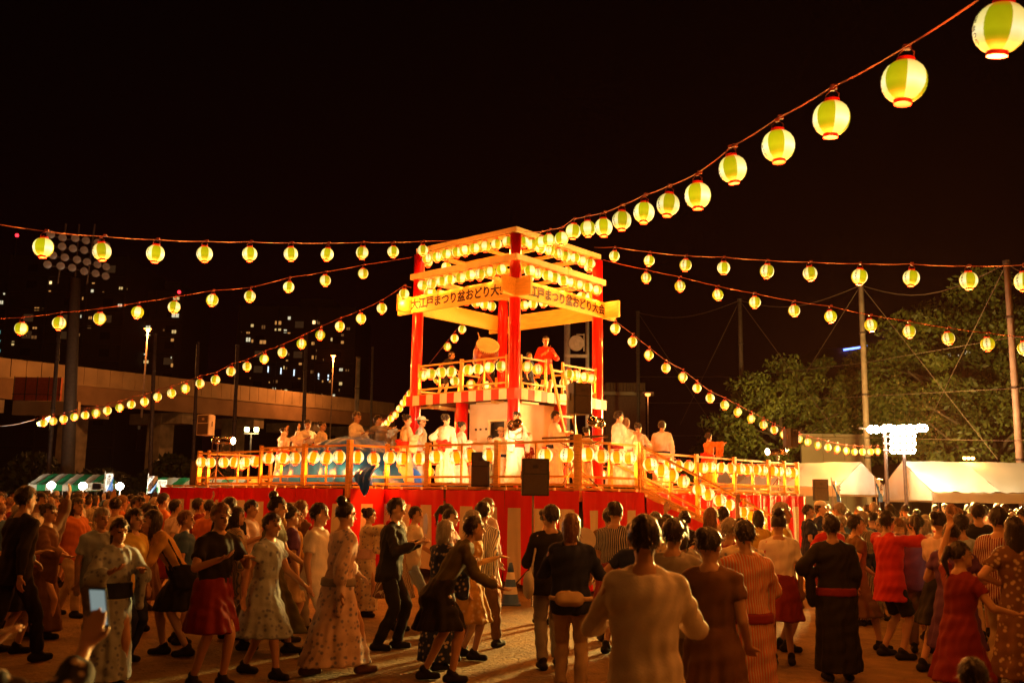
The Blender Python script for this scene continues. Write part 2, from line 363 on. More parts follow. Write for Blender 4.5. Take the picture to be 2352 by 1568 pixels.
for dx, dy in ((0, 0), (.007, 0), (-.007, 0), (0, .007), (0, -.007), (.005, .005), (-.005, -.005), (.005, -.005), (-.005, .005)):      # brush-thick strokes
    n0 = len(tb_.verts); tb_.from_mesh(t0_); tb_.verts.ensure_lookup_table()
    for q in tb_.verts[n0:]: q.co += Vector((dx, dy, random.uniform(0, .0008)))
tm = bpy.data.meshes.new('lettering'); tb_.to_mesh(tm); tb_.free()
set_mat(tm, M_INK)
for k in (0, 1):
    o = link('lettering', tm, SIGN[k]); a = k * math.pi / 2
    o.matrix_local = Matrix.Rotation(a, 4, 'Z') @ Matrix.Translation((-.10 if k == 0 else .10, -2.034, 7.19 - ZS)) @ Matrix.Rotation(math.pi / 2, 4, 'X')
NP = 15
for k in range(4):                                       # red and white band round the deck
    a = k * math.pi / 2; h = 2.04; L = 2 * h / NP
    for i in range(NP):
        x = -h + L * (i + .5); wd = L - .004
        if k % 2 and i in (0, NP - 1): wd -= .032; x += .016 if i == 0 else -.016
        rot = Matrix.Rotation(a, 3, 'Z')
        mb = MB().box(rot @ Vector((x, -(h - .014), 4.42)), (wd, .028, .277), rot)
        tb(mb, 'band_panel', M_STRW if i % 2 else M_STRR)
tb(MB().box((0, 0, 4.50), (4.0, 4.0, .06)), 'deck_floor', M_WOODX)
for y in (-1.6, -.8, 0, .8, 1.6): tb(MB().box((0, y, 4.37), (3.98, .09, .18)), 'deck_joist', M_DARKWOOD)
for x in (-1.2, 1.2): tb(MB().box((x, 0, 4.24), (.1, 3.9, .08)), 'deck_joist', M_WOODX)
for c, d in (((-1.35, -1.75, 4.24), (.8, .08, .06)), ((1.0, -1.82, 4.235), (.95, .07, .05)), ((1.84, -1.2, 4.235), (.07, .7, .05))):
    tb(MB().box(c, d), 'lamp_batten', M_CREAMBD)
def rail_run(root, build, p, q, z, n_mid=1, h=.87, pw=.07, ends=(True, True), slope=0, post_h=.07):
    """one bay: end posts, a slim middle upright, top rail and two low rails"""
    p, q = Vector(p), Vector(q); dz = Vector((0, 0, slope))
    P = Vector((p.x, p.y, z)); Q = Vector((q.x, q.y, z + slope)); d = (Q - P)
    for on, e in zip(ends, (P, Q)):
        if on: build(MB().box(e + Vector((0, 0, (h + post_h) / 2)), (pw, pw, h + post_h), Matrix.Rotation(random.uniform(-.02, .02), 3, 'Z')), 'post', M_WOOD, bevel=.004)
    for hz, wd, ht, nm in ((h, .045, .045, 'top_rail'), (.20, .035, .045, 'low_rail'), (.045, .04, .05, 'bottom_rail')):
        build(MB().beam(P + Vector((0, 0, hz)), Q + Vector((0, 0, hz)), wd, ht), nm, M_WOOD)
    for i in range(n_mid):
        m = P.lerp(Q, (i + 1) / (n_mid + 1)); build(MB().box(m + Vector((0, 0, h / 2 - .0)), (.042, .032, h - .05)), 'upright', M_WOOD)
dk = 4.56; r_ = 1.92
def tbuild(mb, name, m, bevel=0): return tb(mb, name, m, bevel=bevel)
for p, q, nm in (((-1.66, -r_), (0, -r_), 1), ((.05, -r_), (1.66, -r_), 1), ((r_, -1.66), (r_, -.62), 0), ((r_, .12), (r_, 1.66), 1),
                 ((-r_, -1.66), (-r_, 0), 1), ((-r_, .05), (-r_, 1.66), 1), ((-1.66, r_), (0, r_), 1), ((.05, r_), (1.66, r_), 1)):
    rail_run(tower, tbuild, p, q, dk - .03, nm, .87, .06)
# little room under the front half of the deck
for c, d in (((.55, -1.72, 3.12), (.72, .05, 2.24)), ((1.21, -1.722, 4.0), (.60, .05, .50)), ((1.60, -1.72, 3.12), (.18, .05, 2.24)), ((1.72, -.85, 3.12), (.05, 1.68, 2.24)),
             ((.17, -.85, 3.12), (.05, 1.68, 2.24)), ((.95, -.02, 3.12), (1.5, .05, 2.24))):
    tb(MB().box(c, d), 'wall_panel', M_WALL)
for c, d in (((.93, -1.75, 2.86), (.05, .04, 1.76)), ((1.49, -1.75, 2.86), (.05, .04, 1.76)), ((1.21, -1.751, 3.765), (.66, .042, .05))): tb(MB().box(c, d), 'door_frame', M_STRW)
for x in (.45, .62, .82): tb(MB().cyl((x, -1.75, 3.55), (x, -1.78, 3.55), .03, n=10), 'hook', M_DKSTEEL)

tb(MB().box((1.21, -1.63, 2.86), (.54, .03, 1.74)), 'doorway_shade', M_BLACK)  # black sheet standing in for the shade inside the doorway
# lanterns of the tower: two rows round the top, one under the deck rail
TG = 'green and white lanterns round the drum tower'
FACE = {0: 'front-left', 1: 'front-right', 2: 'hidden back-right', 3: 'hidden back-left'}
for lev, h, z, nm in ((0, 1.84, 8.55, 'top row of the tower'), (1, 2.03, 7.74, 'row above the sign boards')):
    for k in range(4):
        a = k * math.pi / 2; n = 9
        for i in range(n):
            if k >= 2 and lev == 0 and i % 2: continue
            x = -1.52 + 3.04 * i / (n - 1) + random.uniform(-.045, .045); off = h + random.uniform(-.03, .03)
            p = T(x * math.cos(a) + off * math.sin(a), x * math.sin(a) - off * math.cos(a), z + random.uniform(-.015, .015))
            cnt = {0: f'{ORD[n - 1 - i]} left of the front pillar', 1: f'{ORD[i]} right of the front pillar', 2: f'{ORD[i]} along the back right face', 3: f'{ORD[n - 1 - i]} along the back left face'}[k]
            lantern(p, f'added unseen green and white lantern {cnt}, {nm}', TG, power=1.0 if k < 2 else .55, size=1.02, hang=False)
for k, xs in ((0, (-1.5, -1.17, -.75, -.38, .28, .62, 1.05, 1.45)), (1, (-1.4, -.98, .38, .72, 1.12, 1.45)), (2, (-1.2, -.6, .0, .6, 1.2)), (3, (-1.2, -.5, .2, .9))):
    a = k * math.pi / 2
    for i, x in enumerate(xs):
        off = 1.92 + random.uniform(-.02, .02)
        p = T(x * math.cos(a) + off * math.sin(a), x * math.sin(a) - off * math.cos(a), dk + .87 - .27 + random.uniform(-.02, .02))
        side = ("front-left", "front-right", "back-right", "back-left")[k]
        lantern(p, f'bright lantern under the tower deck rail, {ORD[i]} from the left on its {side} side', "lanterns under the tower's deck rail", 'green', power=1.0, hang=False)

# ================================================================ stage
stage = thing('dance_stage', 'wide raised wooden dance stage with slatted railings around the drum tower', 'stage', S(0, 0, 0), ROT)
def sb(mb, name, m, bevel=0, smooth=False): return mb.build(name, m, stage, smooth, None, bevel)
for i in range(14):                                      # floor boards
    y0 = i * .93; sb(MB().box((-6.7, y0 + .465, ZS - .03), (13.4, .924, .05)), 'floor_board', M_WOOD)
sb(MB().box((-5.65, -.5, ZS - .03), (3.4, .98, .05)), 'floor_board', M_WOOD); sb(MB().box((.78, 1.01, ZS - .03), (1.5, 2.0, .05)), 'floor_board', M_WOOD)
for y in (.15, 4, 8, 12.8): sb(MB().box((-6.7, y, ZS - .16), (13.3, .1, .18)), 'joist', M_DARKWOOD)
for x in (-13.2, -9, -4.5, -.15):
    for y in (.3, 6, 12.6): sb(MB().box((x, y, ZS / 2 - .12), (.1, .1, ZS - .26)), 'support', M_DARKWOOD)
def sbuild(mb, name, m, bevel=0): return sb(mb, name, m, bevel)
BAYS = [((-11.69, 0), (-11.2, 0), 0), ((-11.2, 0), (-8.3, 0), 1), ((-8.3, 0), (-7.35, 0), 0), ((-7.3, -.98), (-5.62, -.98), 1), ((-5.55, -.98), (-4.0, -.98), 1), ((-4.0, -.9), (-3.86, -.0), 0),
        ((-3.85, 0), (-2.57, 0), 1), ((-2.5, 0), (-.55, 0), 1), ((-.5, 0), (1.50, 0), 1), ((1.51, .06), (1.51, 2.02), 1),
        ((0, 4.6), (0, 7.0), 1), ((0, 7.05), (0, 9.0), 1), ((0, 9.05), (0, 11.05), 1), ((0, 11.1), (0, 12.1), 0), ((0, 12.1), (0, 13.0), 0),
        ((-11.7, .05), (-11.7, 3.2), 1), ((-11.7, 3.25), (-11.7, 6.5), 1), ((-11.7, 6.55), (-11.7, 9.7), 1), ((-11.7, 9.75), (-11.7, 12.95), 1),
        ((-11.65, 13), (-8.8, 13), 1), ((-8.75, 13), (-5.9, 13), 1), ((-5.85, 13), (-2.9, 13), 1), ((-2.85, 13), (-.05, 13), 1)]
for p, q, n in BAYS: rail_run(stage, sbuild, p, q, ZS, n, pw=.075, ends=(p not in ((-4.0, -.9), (1.51, .06)), q not in ((-4.0, -.98), (1.50, 0))))
for x, y in ((-3.98, -.98), (1.52, 0)): sb(MB().box((x, y, ZS + .36), (.115, .115, 1.26)), 'corner_post', M_WOOD, bevel=.006)
# ramp down from the right landing
SL = -.247; RE = 10.0
def rampz(y): return ZS + SL * (y - 2.02)
mb = MB().beam((.765, 2.02, ZS - .03), (.765, RE, rampz(RE) - .03), 1.46, .05); sb(mb, 'ramp_floor', M_WOOD)
for x in (.03, 1.53):
    sb(MB().beam((x, 2.06, ZS - .06), (x, RE, rampz(RE) - .06), .05, .12), 'stringer', M_WOOD)
    ys = (2.06, 4.4, 6.6, 8.6)
    for i in range(3): rail_run(stage, sbuild, (x, ys[i] + .04), (x, ys[i + 1]), rampz(ys[i]), 1, .9, .075, (i == 0, True), SL * (ys[i + 1] - ys[i]))
# lanterns under the stage rails, picked along each rail
WX = S(0, 0)
def railrow(lines, o, d, nm, z=None, ramp=False, power=1.4):
    for i, (px, py) in enumerate(lines):
        p = onplane(px, py, (o.x, o.y), (d.x, d.y)); s = toS(p)
        p.z = (ZS + .87 - .255 + random.uniform(-.02, .02)) if not ramp else rampz(s.y) + .9 - .28
        fc = math.degrees(math.atan2(-p.y, -p.x)); side = 50 if ('ramp' in nm or 'landing rail right' in nm) else -50
        lantern(p, f'amber lantern, {ORD[i]} from left on the {nm}', 'amber lanterns under the stage railings', 'amber', rz=R(fc + side - 30 + random.gauss(0, 18)), power=power, size=1.0 + random.uniform(-.02, .02), hang=False)
def z5(x, y): return ((650 + x / 2.614) / 1.6327, (1500 + y / 2.614) / 1.6327)
def z6(x, y): return (857.5 + x * .3125, 857.5 + y * .3125)
def z7(x, y): return ((2150 + x / 2.24) / 1.6327, (1500 + y / 2.24) / 1.6327)
railrow([z5(*a) for a in ((275, 595), (365, 600), (495, 605), (600, 605), (705, 590), (805, 595))], WX, U2, 'rear left rail below the light stand')
railrow([z5(*a) for a in ((935, 545), (1075, 550), (1195, 550), (1375, 540), (1500, 545), (1625, 540))], S(0, -.98), U2, 'landing rail in front of the blue tarp')
railrow([z5(1805, 550), z5(1965, 550)], S(-4.0, -.9), Vector((S(-3.86, 0) - S(-4, -.9)).xy), 'short rail right of the blue tarp')
railrow([z6(*a) for a in ((120, 610), (215, 612), (337, 603), (460, 605), (610, 605), (710, 595), (850, 580))], WX, U2, 'front rail between tarp and floor speaker')
railrow([z6(*a) for a in ((1262, 575), (1420, 568))], WX, U2, 'front rail right of the tripod speaker')
railrow([z7(*a) for a in ((115, 445), (240, 450), (368, 450), (475, 455))], S(1.51, 0), V2, 'landing rail right of the corner post')
railrow([z7(*a) for a in ((645, 540), (738, 580), (825, 615), (925, 660), (1055, 745), (1130, 790), (1230, 810), (1305, 845), (1420, 920), (1497, 965), (1575, 1000))], S(1.53, 0), V2, 'sloping ramp rail', ramp=True)
railrow([z7(*a) for a in ((800, 510), (880, 525), (970, 530), (1090, 555), (1155, 550), (1243, 558), (1322, 560), (1400, 565), (1460, 570), (1535, 575), (1590, 580), (1675, 590), (1725, 595), (1790, 600), (1845, 600))], WX, V2, 'far right rail behind the ramp')
for i in range(9):
    lantern(S(-10.9 + i * 1.25, 13, ZS + .6), f'amber lantern glimpsed between dancers, {ORD[i]} from left along the far back rail', 'amber lanterns under the stage railings', 'amber', power=1.3, hang=False)
for i in range(6):
    lantern(S(-11.7, 1.4 + i * 1.9, ZS + .6), f'amber lantern, {ORD[i]} from the front along the left side rail', 'amber lanterns under the stage railings', 'amber', power=1.3, hang=False)

# ---------------------------------------------------------------- red and white curtains
def cloth_mat(name, c, bump=.25):
    return mat(name, c, .55, .1, 2.5, bump, 14, (1, 1, .15))
M_CRED = cloth_mat('curtain_red', (.74, .010, .006)); M_CWHT = cloth_mat('curtain_white', (.70, .62, .50))
TIE = MB().box((0, 0, 0), (.045, .03, .05)).mesh('tie', M_CWHT)
def curtain(p, q, zt, zb, label, ph=0., zt2=None, band=.36, stripe=.33, fold=.022, gather=None):
    """hanging cloth between two stage-frame points; red band above, red and white stripes below"""
    p, q = Vector(p), Vector(q); L = (q - p).length; d = (q - p) / L; nrm = Vector((d.y, -d.x))
    nx = max(8, int(L / .04)); zs = [0, .04, .12, .22, .30, band - .001, band + .001, .5, .8, 1.1, 1.4, 1.65, 1.82]
    mb = MB(); rows = []
    zt2 = zt if zt2 is None else zt2
    for j, dz in enumerate(zs):
        g = []
        for i in range(nx + 1):
            s = i / nx * L; top = zt + (zt2 - zt) * i / nx; hgt = top - zb
            tt = dz / 1.82 * hgt if hgt > 1.2 else dz / 1.82 * hgt
            amp = fold * (.25 + .75 * dz / 1.82)
            off = amp * (math.sin(s * 9 + ph) + .7 * math.sin(s * 17.3 + ph * 2.1 + dz * .6) + .5 * math.sin(s * 31 + ph)) + .02 * math.sin(s * 2.1 + ph + dz)
            sag = -.018 * abs(math.sin(s * math.pi / .62)) if j < 2 else 0
            ss = s + .02 * math.sin(dz * 2 + s * 5 + ph) * dz
            if gather:
                for gc, gw in gather: ss += (gc - ss) * .55 * math.exp(-((s - gc) / gw) ** 2) * max(0, (dz - .3) / 1.5)
            zz = max(.03, top - tt + sag + (.03 * math.sin(s * 3.3 + ph) if j == len(zs) - 1 else 0))
            c = p + d * ss + nrm * (off + .085)
            g.append((c.x, c.y, zz))
        rows.append(mb.ring(g))
    for j in range(len(zs) - 1):
        for i in range(nx):
            s = (i + .5) / nx * L + ph * .1
            mb.f.append((rows[j][i], rows[j][i + 1], rows[j + 1][i + 1], rows[j + 1][i])); mb.m.append(1 if zs[j] > band - .002 and int(s / stripe) % 2 else 0)
    c0 = S(0, 0); o = mb.build('festival_curtain', [M_CRED, M_CWHT], None, True); o.location = c0; o.rotation_euler = (0, 0, ROT)
    tag(o, label, 'curtain', 'red and white curtains round the stage')
    k = int(L / .62)
    for i in range(k + 1):
        s = min(L, i * .62 + .02); c = p + d * s + nrm * .10; link('tie', TIE, o, (c.x, c.y, zt + (zt2 - zt) * s / L + .02))
zt = ZS - .06
curtain((-13.45, -.03), (-10.4, -.03), zt, .28, 'red and white striped curtain at the left end of the stage, below the floor speaker', .3)
curtain((-10.38, -.03), (-7.4, -.03), zt, .28, 'red and white striped curtain on the left under the rear lantern rail', 1.7)
curtain((-13.5, 12), (-13.5, 0), zt, .2, 'red curtain round the far left end of the stage', .9)
curtain((-7.35, -1.03), (-5.7, -1.03), zt, .25, 'red curtain left half below the blue tarp landing', 2.2)
curtain((-5.68, -1.03), (-4.0, -1.03), zt, .22, 'red curtain with white stripes right half below the blue tarp landing', 3.1)
curtain((-3.97, -1.0), (-3.9, -.05), zt, .22, 'short return of red curtain beside the blue tarp landing', .2)
curtain((-3.85, -.03), (-1.9, -.03), zt, .25, 'red and white curtain left of the tripod speaker, behind dancers', 4.0)
curtain((-1.88, -.03), (-.2, -.03), zt, .2, 'red and white curtain directly behind the tripod speaker', 5.2)
curtain((-.18, -.05), (1.66, -.05), zt, .15, 'red and white curtain left of the wooden corner post', 2.6, fold=.035)
curtain((1.58, -.11), (1.58, 2.05), zt, .06, 'gathered red and white curtain right of the wooden corner post', .8, fold=.045, gather=[(.62, .5), (1.5, .35)])
curtain((1.585, 2.07), (1.585, 8.8), zt - .1, .02, 'plain red curtain hung below the sloping ramp', 1.1, zt2=.26, band=9)
curtain((.02, 2.1), (.02, 7.4), zt, .3, 'red curtain behind the upper half of the ramp', 3.3)
curtain((.02, 7.42), (.02, 10.2), zt, .3, 'red and white curtain under the far right rail, nearer half', 2.1)
curtain((.02, 10.22), (.02, 13.2), zt, .3, 'red and white curtain under the far right rail, far half', 1.4)
# ================================================================ ladders, speakers, stage lights, tarp, drum
def ladder(label, foot, top, wd, n, loc):
    """foot/top are centre points, wd is a vector across"""
    o = thing('ladder', label, 'ladder', loc); foot, top, wd = Vector(foot) - Vector(loc), Vector(top) - Vector(loc), Vector(wd)
    for s in (-.5, .5): MB().beam(foot + wd * s, top + wd * s, .075, .05, up=wd.cross(top - foot)).build('side_rail', M_WOOD, o, bevel=.004)
    for i in range(n):
        c = foot.lerp(top, (i + .6) / n); MB().beam(c - wd * .48, c + wd * .48, .035, .06).build('rung', M_WOOD, o)
ladder('pale wooden ladder leaning against the tower deck beside the tall speaker', T(2.95, -.35, ZS), T(2.08, -.35, 5.32), V2.to_3d() * .52, 8, T(2.95, -.35, ZS))
ladder('wooden ladder under the tower deck behind the dancers on the left', T(-1.25, -.2, ZS), T(-.9, .2, 4.24), U2.to_3d() * .45, 7, T(-1.25, -.2, ZS))
def speaker(label, loc, face, w_, h_, d_=None, grille=True, cat='speaker', body=None, tilt=0):
    """box cabinet with tapered back; face = direction of the front, loc = centre of the base"""
    d_ = d_ or w_ * .85; o = thing('loudspeaker', label, cat, loc, math.atan2(face[1], face[0]) + math.pi / 2); o.rotation_euler.x = tilt
    body = body or M_BLACK; mb = MB(); b = [(-w_ / 2, -d_ / 2), (w_ / 2, -d_ / 2), (w_ / 2, 0), (w_ * .3, d_ / 2), (-w_ * .3, d_ / 2), (-w_ / 2, 0)]
    a = mb.ring([(x, y, 0) for x, y in b]); c = mb.ring([(x, y, h_) for x, y in b]); mb.skin(a, c); mb.cap(a); mb.cap(c, 0, True)
    mb.build('cabinet', body, o, bevel=.012)
    MB().box((0, -d_ / 2 - .006, h_ * .30), (w_ * .86, .012, h_ * .52)).build('woofer_grille', M_GRILLE, o, bevel=.004)
    mb = MB(); x, z0, z1 = w_ * .40, h_ * .60, h_ * .95                           # horn mouth, recessed
    A = mb.ring([(-x, -d_ / 2 - .012, z0), (x, -d_ / 2 - .012, z0), (x, -d_ / 2 - .012, z1), (-x, -d_ / 2 - .012, z1)])
    B = mb.ring([(-x * .25, -d_ / 2 + .0, (z0 + z1) / 2 - .03), (x * .25, -d_ / 2 + .0, (z0 + z1) / 2 - .03), (x * .25, -d_ / 2, (z0 + z1) / 2 + .03), (-x * .25, -d_ / 2, (z0 + z1) / 2 + .03)])
    mb.skin(B, A); mb.cap(B, 0, True); mb.build('horn', M_GRILLE, o)
    for s in (-1, 1): MB().box((s * (w_ / 2 + .008), -d_ * .15, h_ * .55), (.014, .03, .14)).build('handle', M_DKSTEEL, o)
    return o
CAM = Vector((0, 0, CH))
def toward(p, a=0): d = (CAM - Vector(p)).xy; d.normalize(); return (d.x * math.cos(a) - d.y * math.sin(a), d.x * math.sin(a) + d.y * math.cos(a))
p = S(-12.35, .45, ZS); speaker('black floor speaker standing at the far left corner of the stage', p, toward(p, -.35), .44, .70)
p = S(-.93, .02, ZS); speaker('black floor speaker on the stage edge left of the tripod speaker', p, toward(p, -.35), .40, .70)
def tripod(label, loc, h, m=M_STEEL):
    o = thing('speaker_stand', label, 'stand', loc)
    MB().tube([(0, 0, .12), (0, 0, h)], [.019, .019], 8).build('pole', m, o); MB().tube([(0, 0, .25), (0, 0, h * .6)], .026, 8).build('sleeve', m, o)
    MB().tube([(0, 0, h * .6), (0, 0, h * .6 + .06)], .035, 8).build('collar', M_BLACK, o)
    for k in range(3):
        a = k * 2.094 + .5; MB().tube([(.02 * math.cos(a), .02 * math.sin(a), .62), (.62 * math.cos(a), .62 * math.sin(a), .02)], .013, 6).build('leg', M_DKSTEEL, o)
    return o
p = gnd(1222, 1385); tripod('steel tripod stand holding the speaker in front of the curtain', p, CH + .02)
sp_ = at(1228, 1138, p.y); speaker('black speaker on a tall tripod in front of the stage corner', sp_ + Vector((0, 0, .0)), toward(p, .06), .475, .64)
p = at(1884, 1150, 31); p.z = 0; tripod('dark tripod stand behind the staff at the right', p, 1.84, M_DKSTEEL)
q = at(1884, 1149, 31); speaker('black speaker on a stand in front of the small white tent', q, toward(p, .25), .46, .68)
def lightstand(label, loc, h, bar):
    """pole with a cross bar along a direction"""
    o = thing('light_stand', label, 'stand', loc); bar = Vector(bar)
    MB().tube([(0, 0, .02), (0, 0, h)], .022, 8).build('pole', M_DKSTEEL, o)
    MB().tube([-bar + Vector((0, 0, h * .62)), bar + Vector((0, 0, h * .62))], .02, 8).build('cross_bar', M_DKSTEEL, o)
    for k in range(3):
        a = k * 2.094; MB().tube([(0, 0, .45), (.45 * math.cos(a), .45 * math.sin(a), .02)], .014, 6).build('leg', M_DKSTEEL, o)
    cb = [(bar * t + Vector((0, 0, h * .62 - .04 - .1 * math.sin(math.pi * (t + 1) / 2) + .03 * math.sin(9 * t)))) for t in [i / 10 - 1 for i in range(21)]]
    MB().tube(cb, .008, 4).build('cable', M_BLACK, o)
    return o
M_LENS = emit('stage_lamp', (1, .82, .5), 30); M_LENSDIM = emit('stage_lamp_dim', (1, .72, .35), 3)
def parcan(label, loc, aim, power, lens=True, col=(1, .60, .24), ang=55, k=1.0):
    """round stage lamp: can, flared rear dome with bolts, lens ring, yoke"""
    o = thing('stage_light', label, 'stage light', loc); d = (Vector(aim) - Vector(loc)).normalized(); o.rotation_euler = d.to_track_quat('Y', 'Z').to_euler()
    Rm = Matrix.Rotation(-math.pi / 2, 3, 'X')              # lathe axis -> +Y
    MB().lathe([(.02, -.25), (.06, -.24), (.095, -.18), (.10, -.10), (.10, .18), (.112, .19), (.112, .23)], n=20, rot=Rm, caps=True).build('can', M_CHROME, o, True)
    MB().lathe([(.0, .232), (.095, .232)], n=20, rot=Rm, caps=False).build('lens', M_LENS if lens else M_LENSDIM, o)
    bm_ = MB()
    for j in range(8):
        a = j * math.pi / 4; bm_.box((.098 * math.cos(a), -.13, .098 * math.sin(a)), (.018, .03, .018))
    bm_.build('bolt_ring', M_STEEL, o)['kind'] = 'stuff'
    MB().tube([(-.13, 0, 0), (-.14, 0, -.14), (-.13, 0, -.27), (0, 0, -.30), (.13, 0, -.27), (.14, 0, -.14), (.13, 0, 0)], .009, 5).build('yoke', M_DKSTEEL, o)
    if power: spot('beam', o, (0, .26, 0), (0, 3, 0), power, col, ang, .6, .09)
    return o
# front stand by the corner post
fs = S(1.25, .25, ZS); FB = Vector((U2.x, U2.y, 0)) * .80
lightstand('dark light stand with cross bar by the front corner post', fs, 1.55, FB)
speaker('tall black speaker raised on the front light stand', at(1326, 952, fs.y), toward(fs, .5), .40, .60, .46, body=M_BLACK)
parcan('round stage light at the left of the front stand, glowing against the tower', at(1184, 974, 18.7), T(.3, -2.6, 3.0), 1100)
parcan('round stage light at the right of the front stand, pointing right', at(1367, 969, 18.1), S(.2, 7, 2.9), 800)
# left rear stand
ls = S(-11.35, .35, ZS); lightstand('dark light stand at the left rear corner of the stage', ls, 1.25, Vector((.6, 0, 0)))
speaker('grey speaker raised on the left light stand', at(474, 1000, ls.y), toward(ls, -.6), .40, .58, .40, body=M_GREY)
parcan('lit round stage light right of the grey raised speaker', at(521, 1012, 26.5), S(-6.5, 1.5, 3.1), 700)
parcan('round stage light on the left stand, pointing away', at(500, 1011, 26.9), at(440, 1000, 29), 0, False)
# right rear stand
rs = S(-.35, 12.4, ZS); lightstand('dark light stand at the far right corner of the stage', rs, 1.3, Vector((-.5, .0, 0)))
speaker('black speaker raised on the far right light stand', at(1815, 1028, rs.y), toward(rs, .9), .36, .58, .36)
parcan('bright round stage light left of the far right speaker', at(1776, 1037, rs.y - .15), S(-3.2, 4.5, 2.9), 800)
parcan('round stage light under the far right speaker, pointing away', at(1800, 1036, rs.y), at(1840, 1030, 33), 0, False)
for c, n in ((S(-9.7, .6, ZS + .35), 'folded pale paper parcel on the stage floor left of the tarp'), (S(-.6, 12.0, ZS + .3), 'folded pale paper parcel on the stage floor at the far right')):
    mb = MB(); a = mb.ring([(-.3, -.1, 0), (.3, -.12, 0), (.28, .15, 0), (-.28, .14, 0)]); b = mb.ring([(-.12, -.04, .16), (.16, -.02, .13), (.1, .08, .15), (-.1, .06, .17)]); mb.skin(a, b); mb.cap(a); mb.cap(b, 0, True)
    o = mb.build('parcel', M_CREAMBD); o.location = c - Vector((0, 0, .33)); tag(o, n, 'parcel')

# blue tarp heaped over equipment on the left landing
M_TARP = mat('blue_tarp', (.004, .10, .78), .3, .3, 3, .4, 9, spec=.6)
def tarp():
    nx, ny = 90, 46; mb = MB(); x0, x1, y0, y1 = -7.05, -3.95, -.84, 1.25; rows = []
    for j in range(ny + 1):
        g = []
        for i in range(nx + 1):
            u_, v_ = i / nx * 2 - 1, j / ny * 2 - 1
            e = max(0, 1 - abs(u_) ** 3.2) ** .55 * max(0, 1 - abs(v_) ** 4) ** .45
            x = x0 + (x1 - x0) * i / nx; y = y0 + (y1 - y0) * j / ny
            fold = .05 * math.sin(u_ * 11 + v_ * 5) * math.sin(v_ * 7 - u_ * 3) + .035 * math.sin(u_ * 27 + 6 * v_ * v_) + .03 * math.sin(v_ * 19 + u_ * 9)
            hgt = 1.02 + .12 * math.sin(u_ * 2.2 + .6) - .16 * max(0, u_ - .25) + fold * (.35 + .65 * (1 - e))
            slump = (1 - e) * .14 * math.sin(u_ * 17 + v_ * 13)
            g.append((x + slump, y + .6 * slump, ZS + .01 + max(0, e * hgt)))
        rows.append(mb.ring(g))
    for j in range(ny):
        for i in range(nx): mb.f.append((rows[j][i], rows[j][i + 1], rows[j + 1][i + 1], rows[j + 1][i])); mb.m.append(0)
    o = mb.build('tarp', M_TARP, None, True); o.location = S(0, 0); o.rotation_euler = (0, 0, ROT)
    tag(o, 'crumpled blue tarp heaped over equipment on the left stage landing', 'tarp')
    mb = MB(); rows = []                                  # loose corner hanging out through the rail
    for j in range(14):
        t = j / 13; wd = .26 * math.sin(min(1, .35 + t * 1.1) * 1.9) * (1 - t ** 3) + .03; g = []
        for i in range(15):
            s = i / 14 * 2 - 1; g.append((-3.72 + s * wd + .10 * t, -.55 - .28 * math.sin(min(1, t * 2.2) * 1.57) + .05 * math.sin(s * 9 + t * 5), ZS + .46 - .66 * t + .03 * math.sin(s * 7)))
        rows.append(mb.ring(g))
    for j in range(13):
        for i in range(14): mb.f.append((rows[j][i], rows[j][i + 1], rows[j + 1][i + 1], rows[j + 1][i])); mb.m.append(0)
    mb.build('loose_corner', M_TARP, o, True)
tarp()
# big drum on the tower deck, tilted towards the front-left, on an x-shaped stand
M_SKIN_D = mat('drum_skin', (.66, .48, .24), .5, .12, 5); M_DRUM = mat('drum_body', (.20, .035, .012), .35, .3, 6, coat=.3)
dz_ = at(1116, 812, 27.3)
drum = thing('taiko_drum', 'large tilted festival drum with pale skin on the tower deck', 'drum', dz_)
dn = Vector((toward(dz_, .25)[0], toward(dz_, .25)[1], .95)).normalized(); Rd = dn.to_track_quat('Z', 'Y').to_matrix()
MB().lathe([(.28, -.34), (.35, -.15), (.37, 0), (.35, .15), (.315, .32)], n=28, rot=Rd).build('body', M_DRUM, drum, True)
for s in (-1, 1):
    MB().lathe([(.0, s * .345), (.31, s * .345), (.335, s * .335), (.345, s * .27)], n=28, rot=Rd, caps=False).build('drum_head', M_SKIN_D, drum, True)
tk = MB()
for k in range(36):
    a = k * math.pi / 18
    tk.box(Rd @ Vector((.349 * math.cos(a), .349 * math.sin(a), .295)), (.022, .022, .022), Rd @ Matrix.Rotation(a, 3, 'Z'))
tk.build('tack_ring', M_BLACK, drum)['kind'] = 'stuff'
bs = dz_.z - 4.56
for s in (-1, 1):
    MB().beam((s * .45, .15, -bs), (-s * .3, -.05, .05), .07, .07).build('stand_beam', M_DRUM, drum); MB().beam((s * .45, -.25, -bs), (-s * .3, .1, -.02), .07, .07).build('stand_beam', M_DRUM, drum)
# traffic cones
M_CB = mat('cone_blue', (.05, .12, .35), .45, .1); M_CW = mat('cone_white', (.7, .66, .58), .4, .1); M_CO = mat('cone_red', (.6, .06, .02), .4, .1)
def cone(p, lab, ca):
    o = thing('traffic_cone', lab, 'traffic cone', p); MB().box((0, 0, .015), (.36, .36, .03)).build('base', ca, o, bevel=.01)
    prof = [(.15, .03), (.03, .70)]; f = lambda z: .15 + (.03 - .15) * (z - .03) / .67
    zz = [.03, .18, .30, .42, .54, .70]
    for i in range(5): MB().lathe([(f(zz[i]), zz[i]), (f(zz[i + 1]), zz[i + 1])], n=16, caps=(i == 4)).build('band', ca if i % 2 == 0 else M_CW, o, True)
cone(gnd(1172, 1388), 'blue and white banded traffic cone by the curtain behind a dancer', M_CB)
cone(gnd(1862, 1270), 'red and white banded traffic cone beside the staff in navy', M_CO)
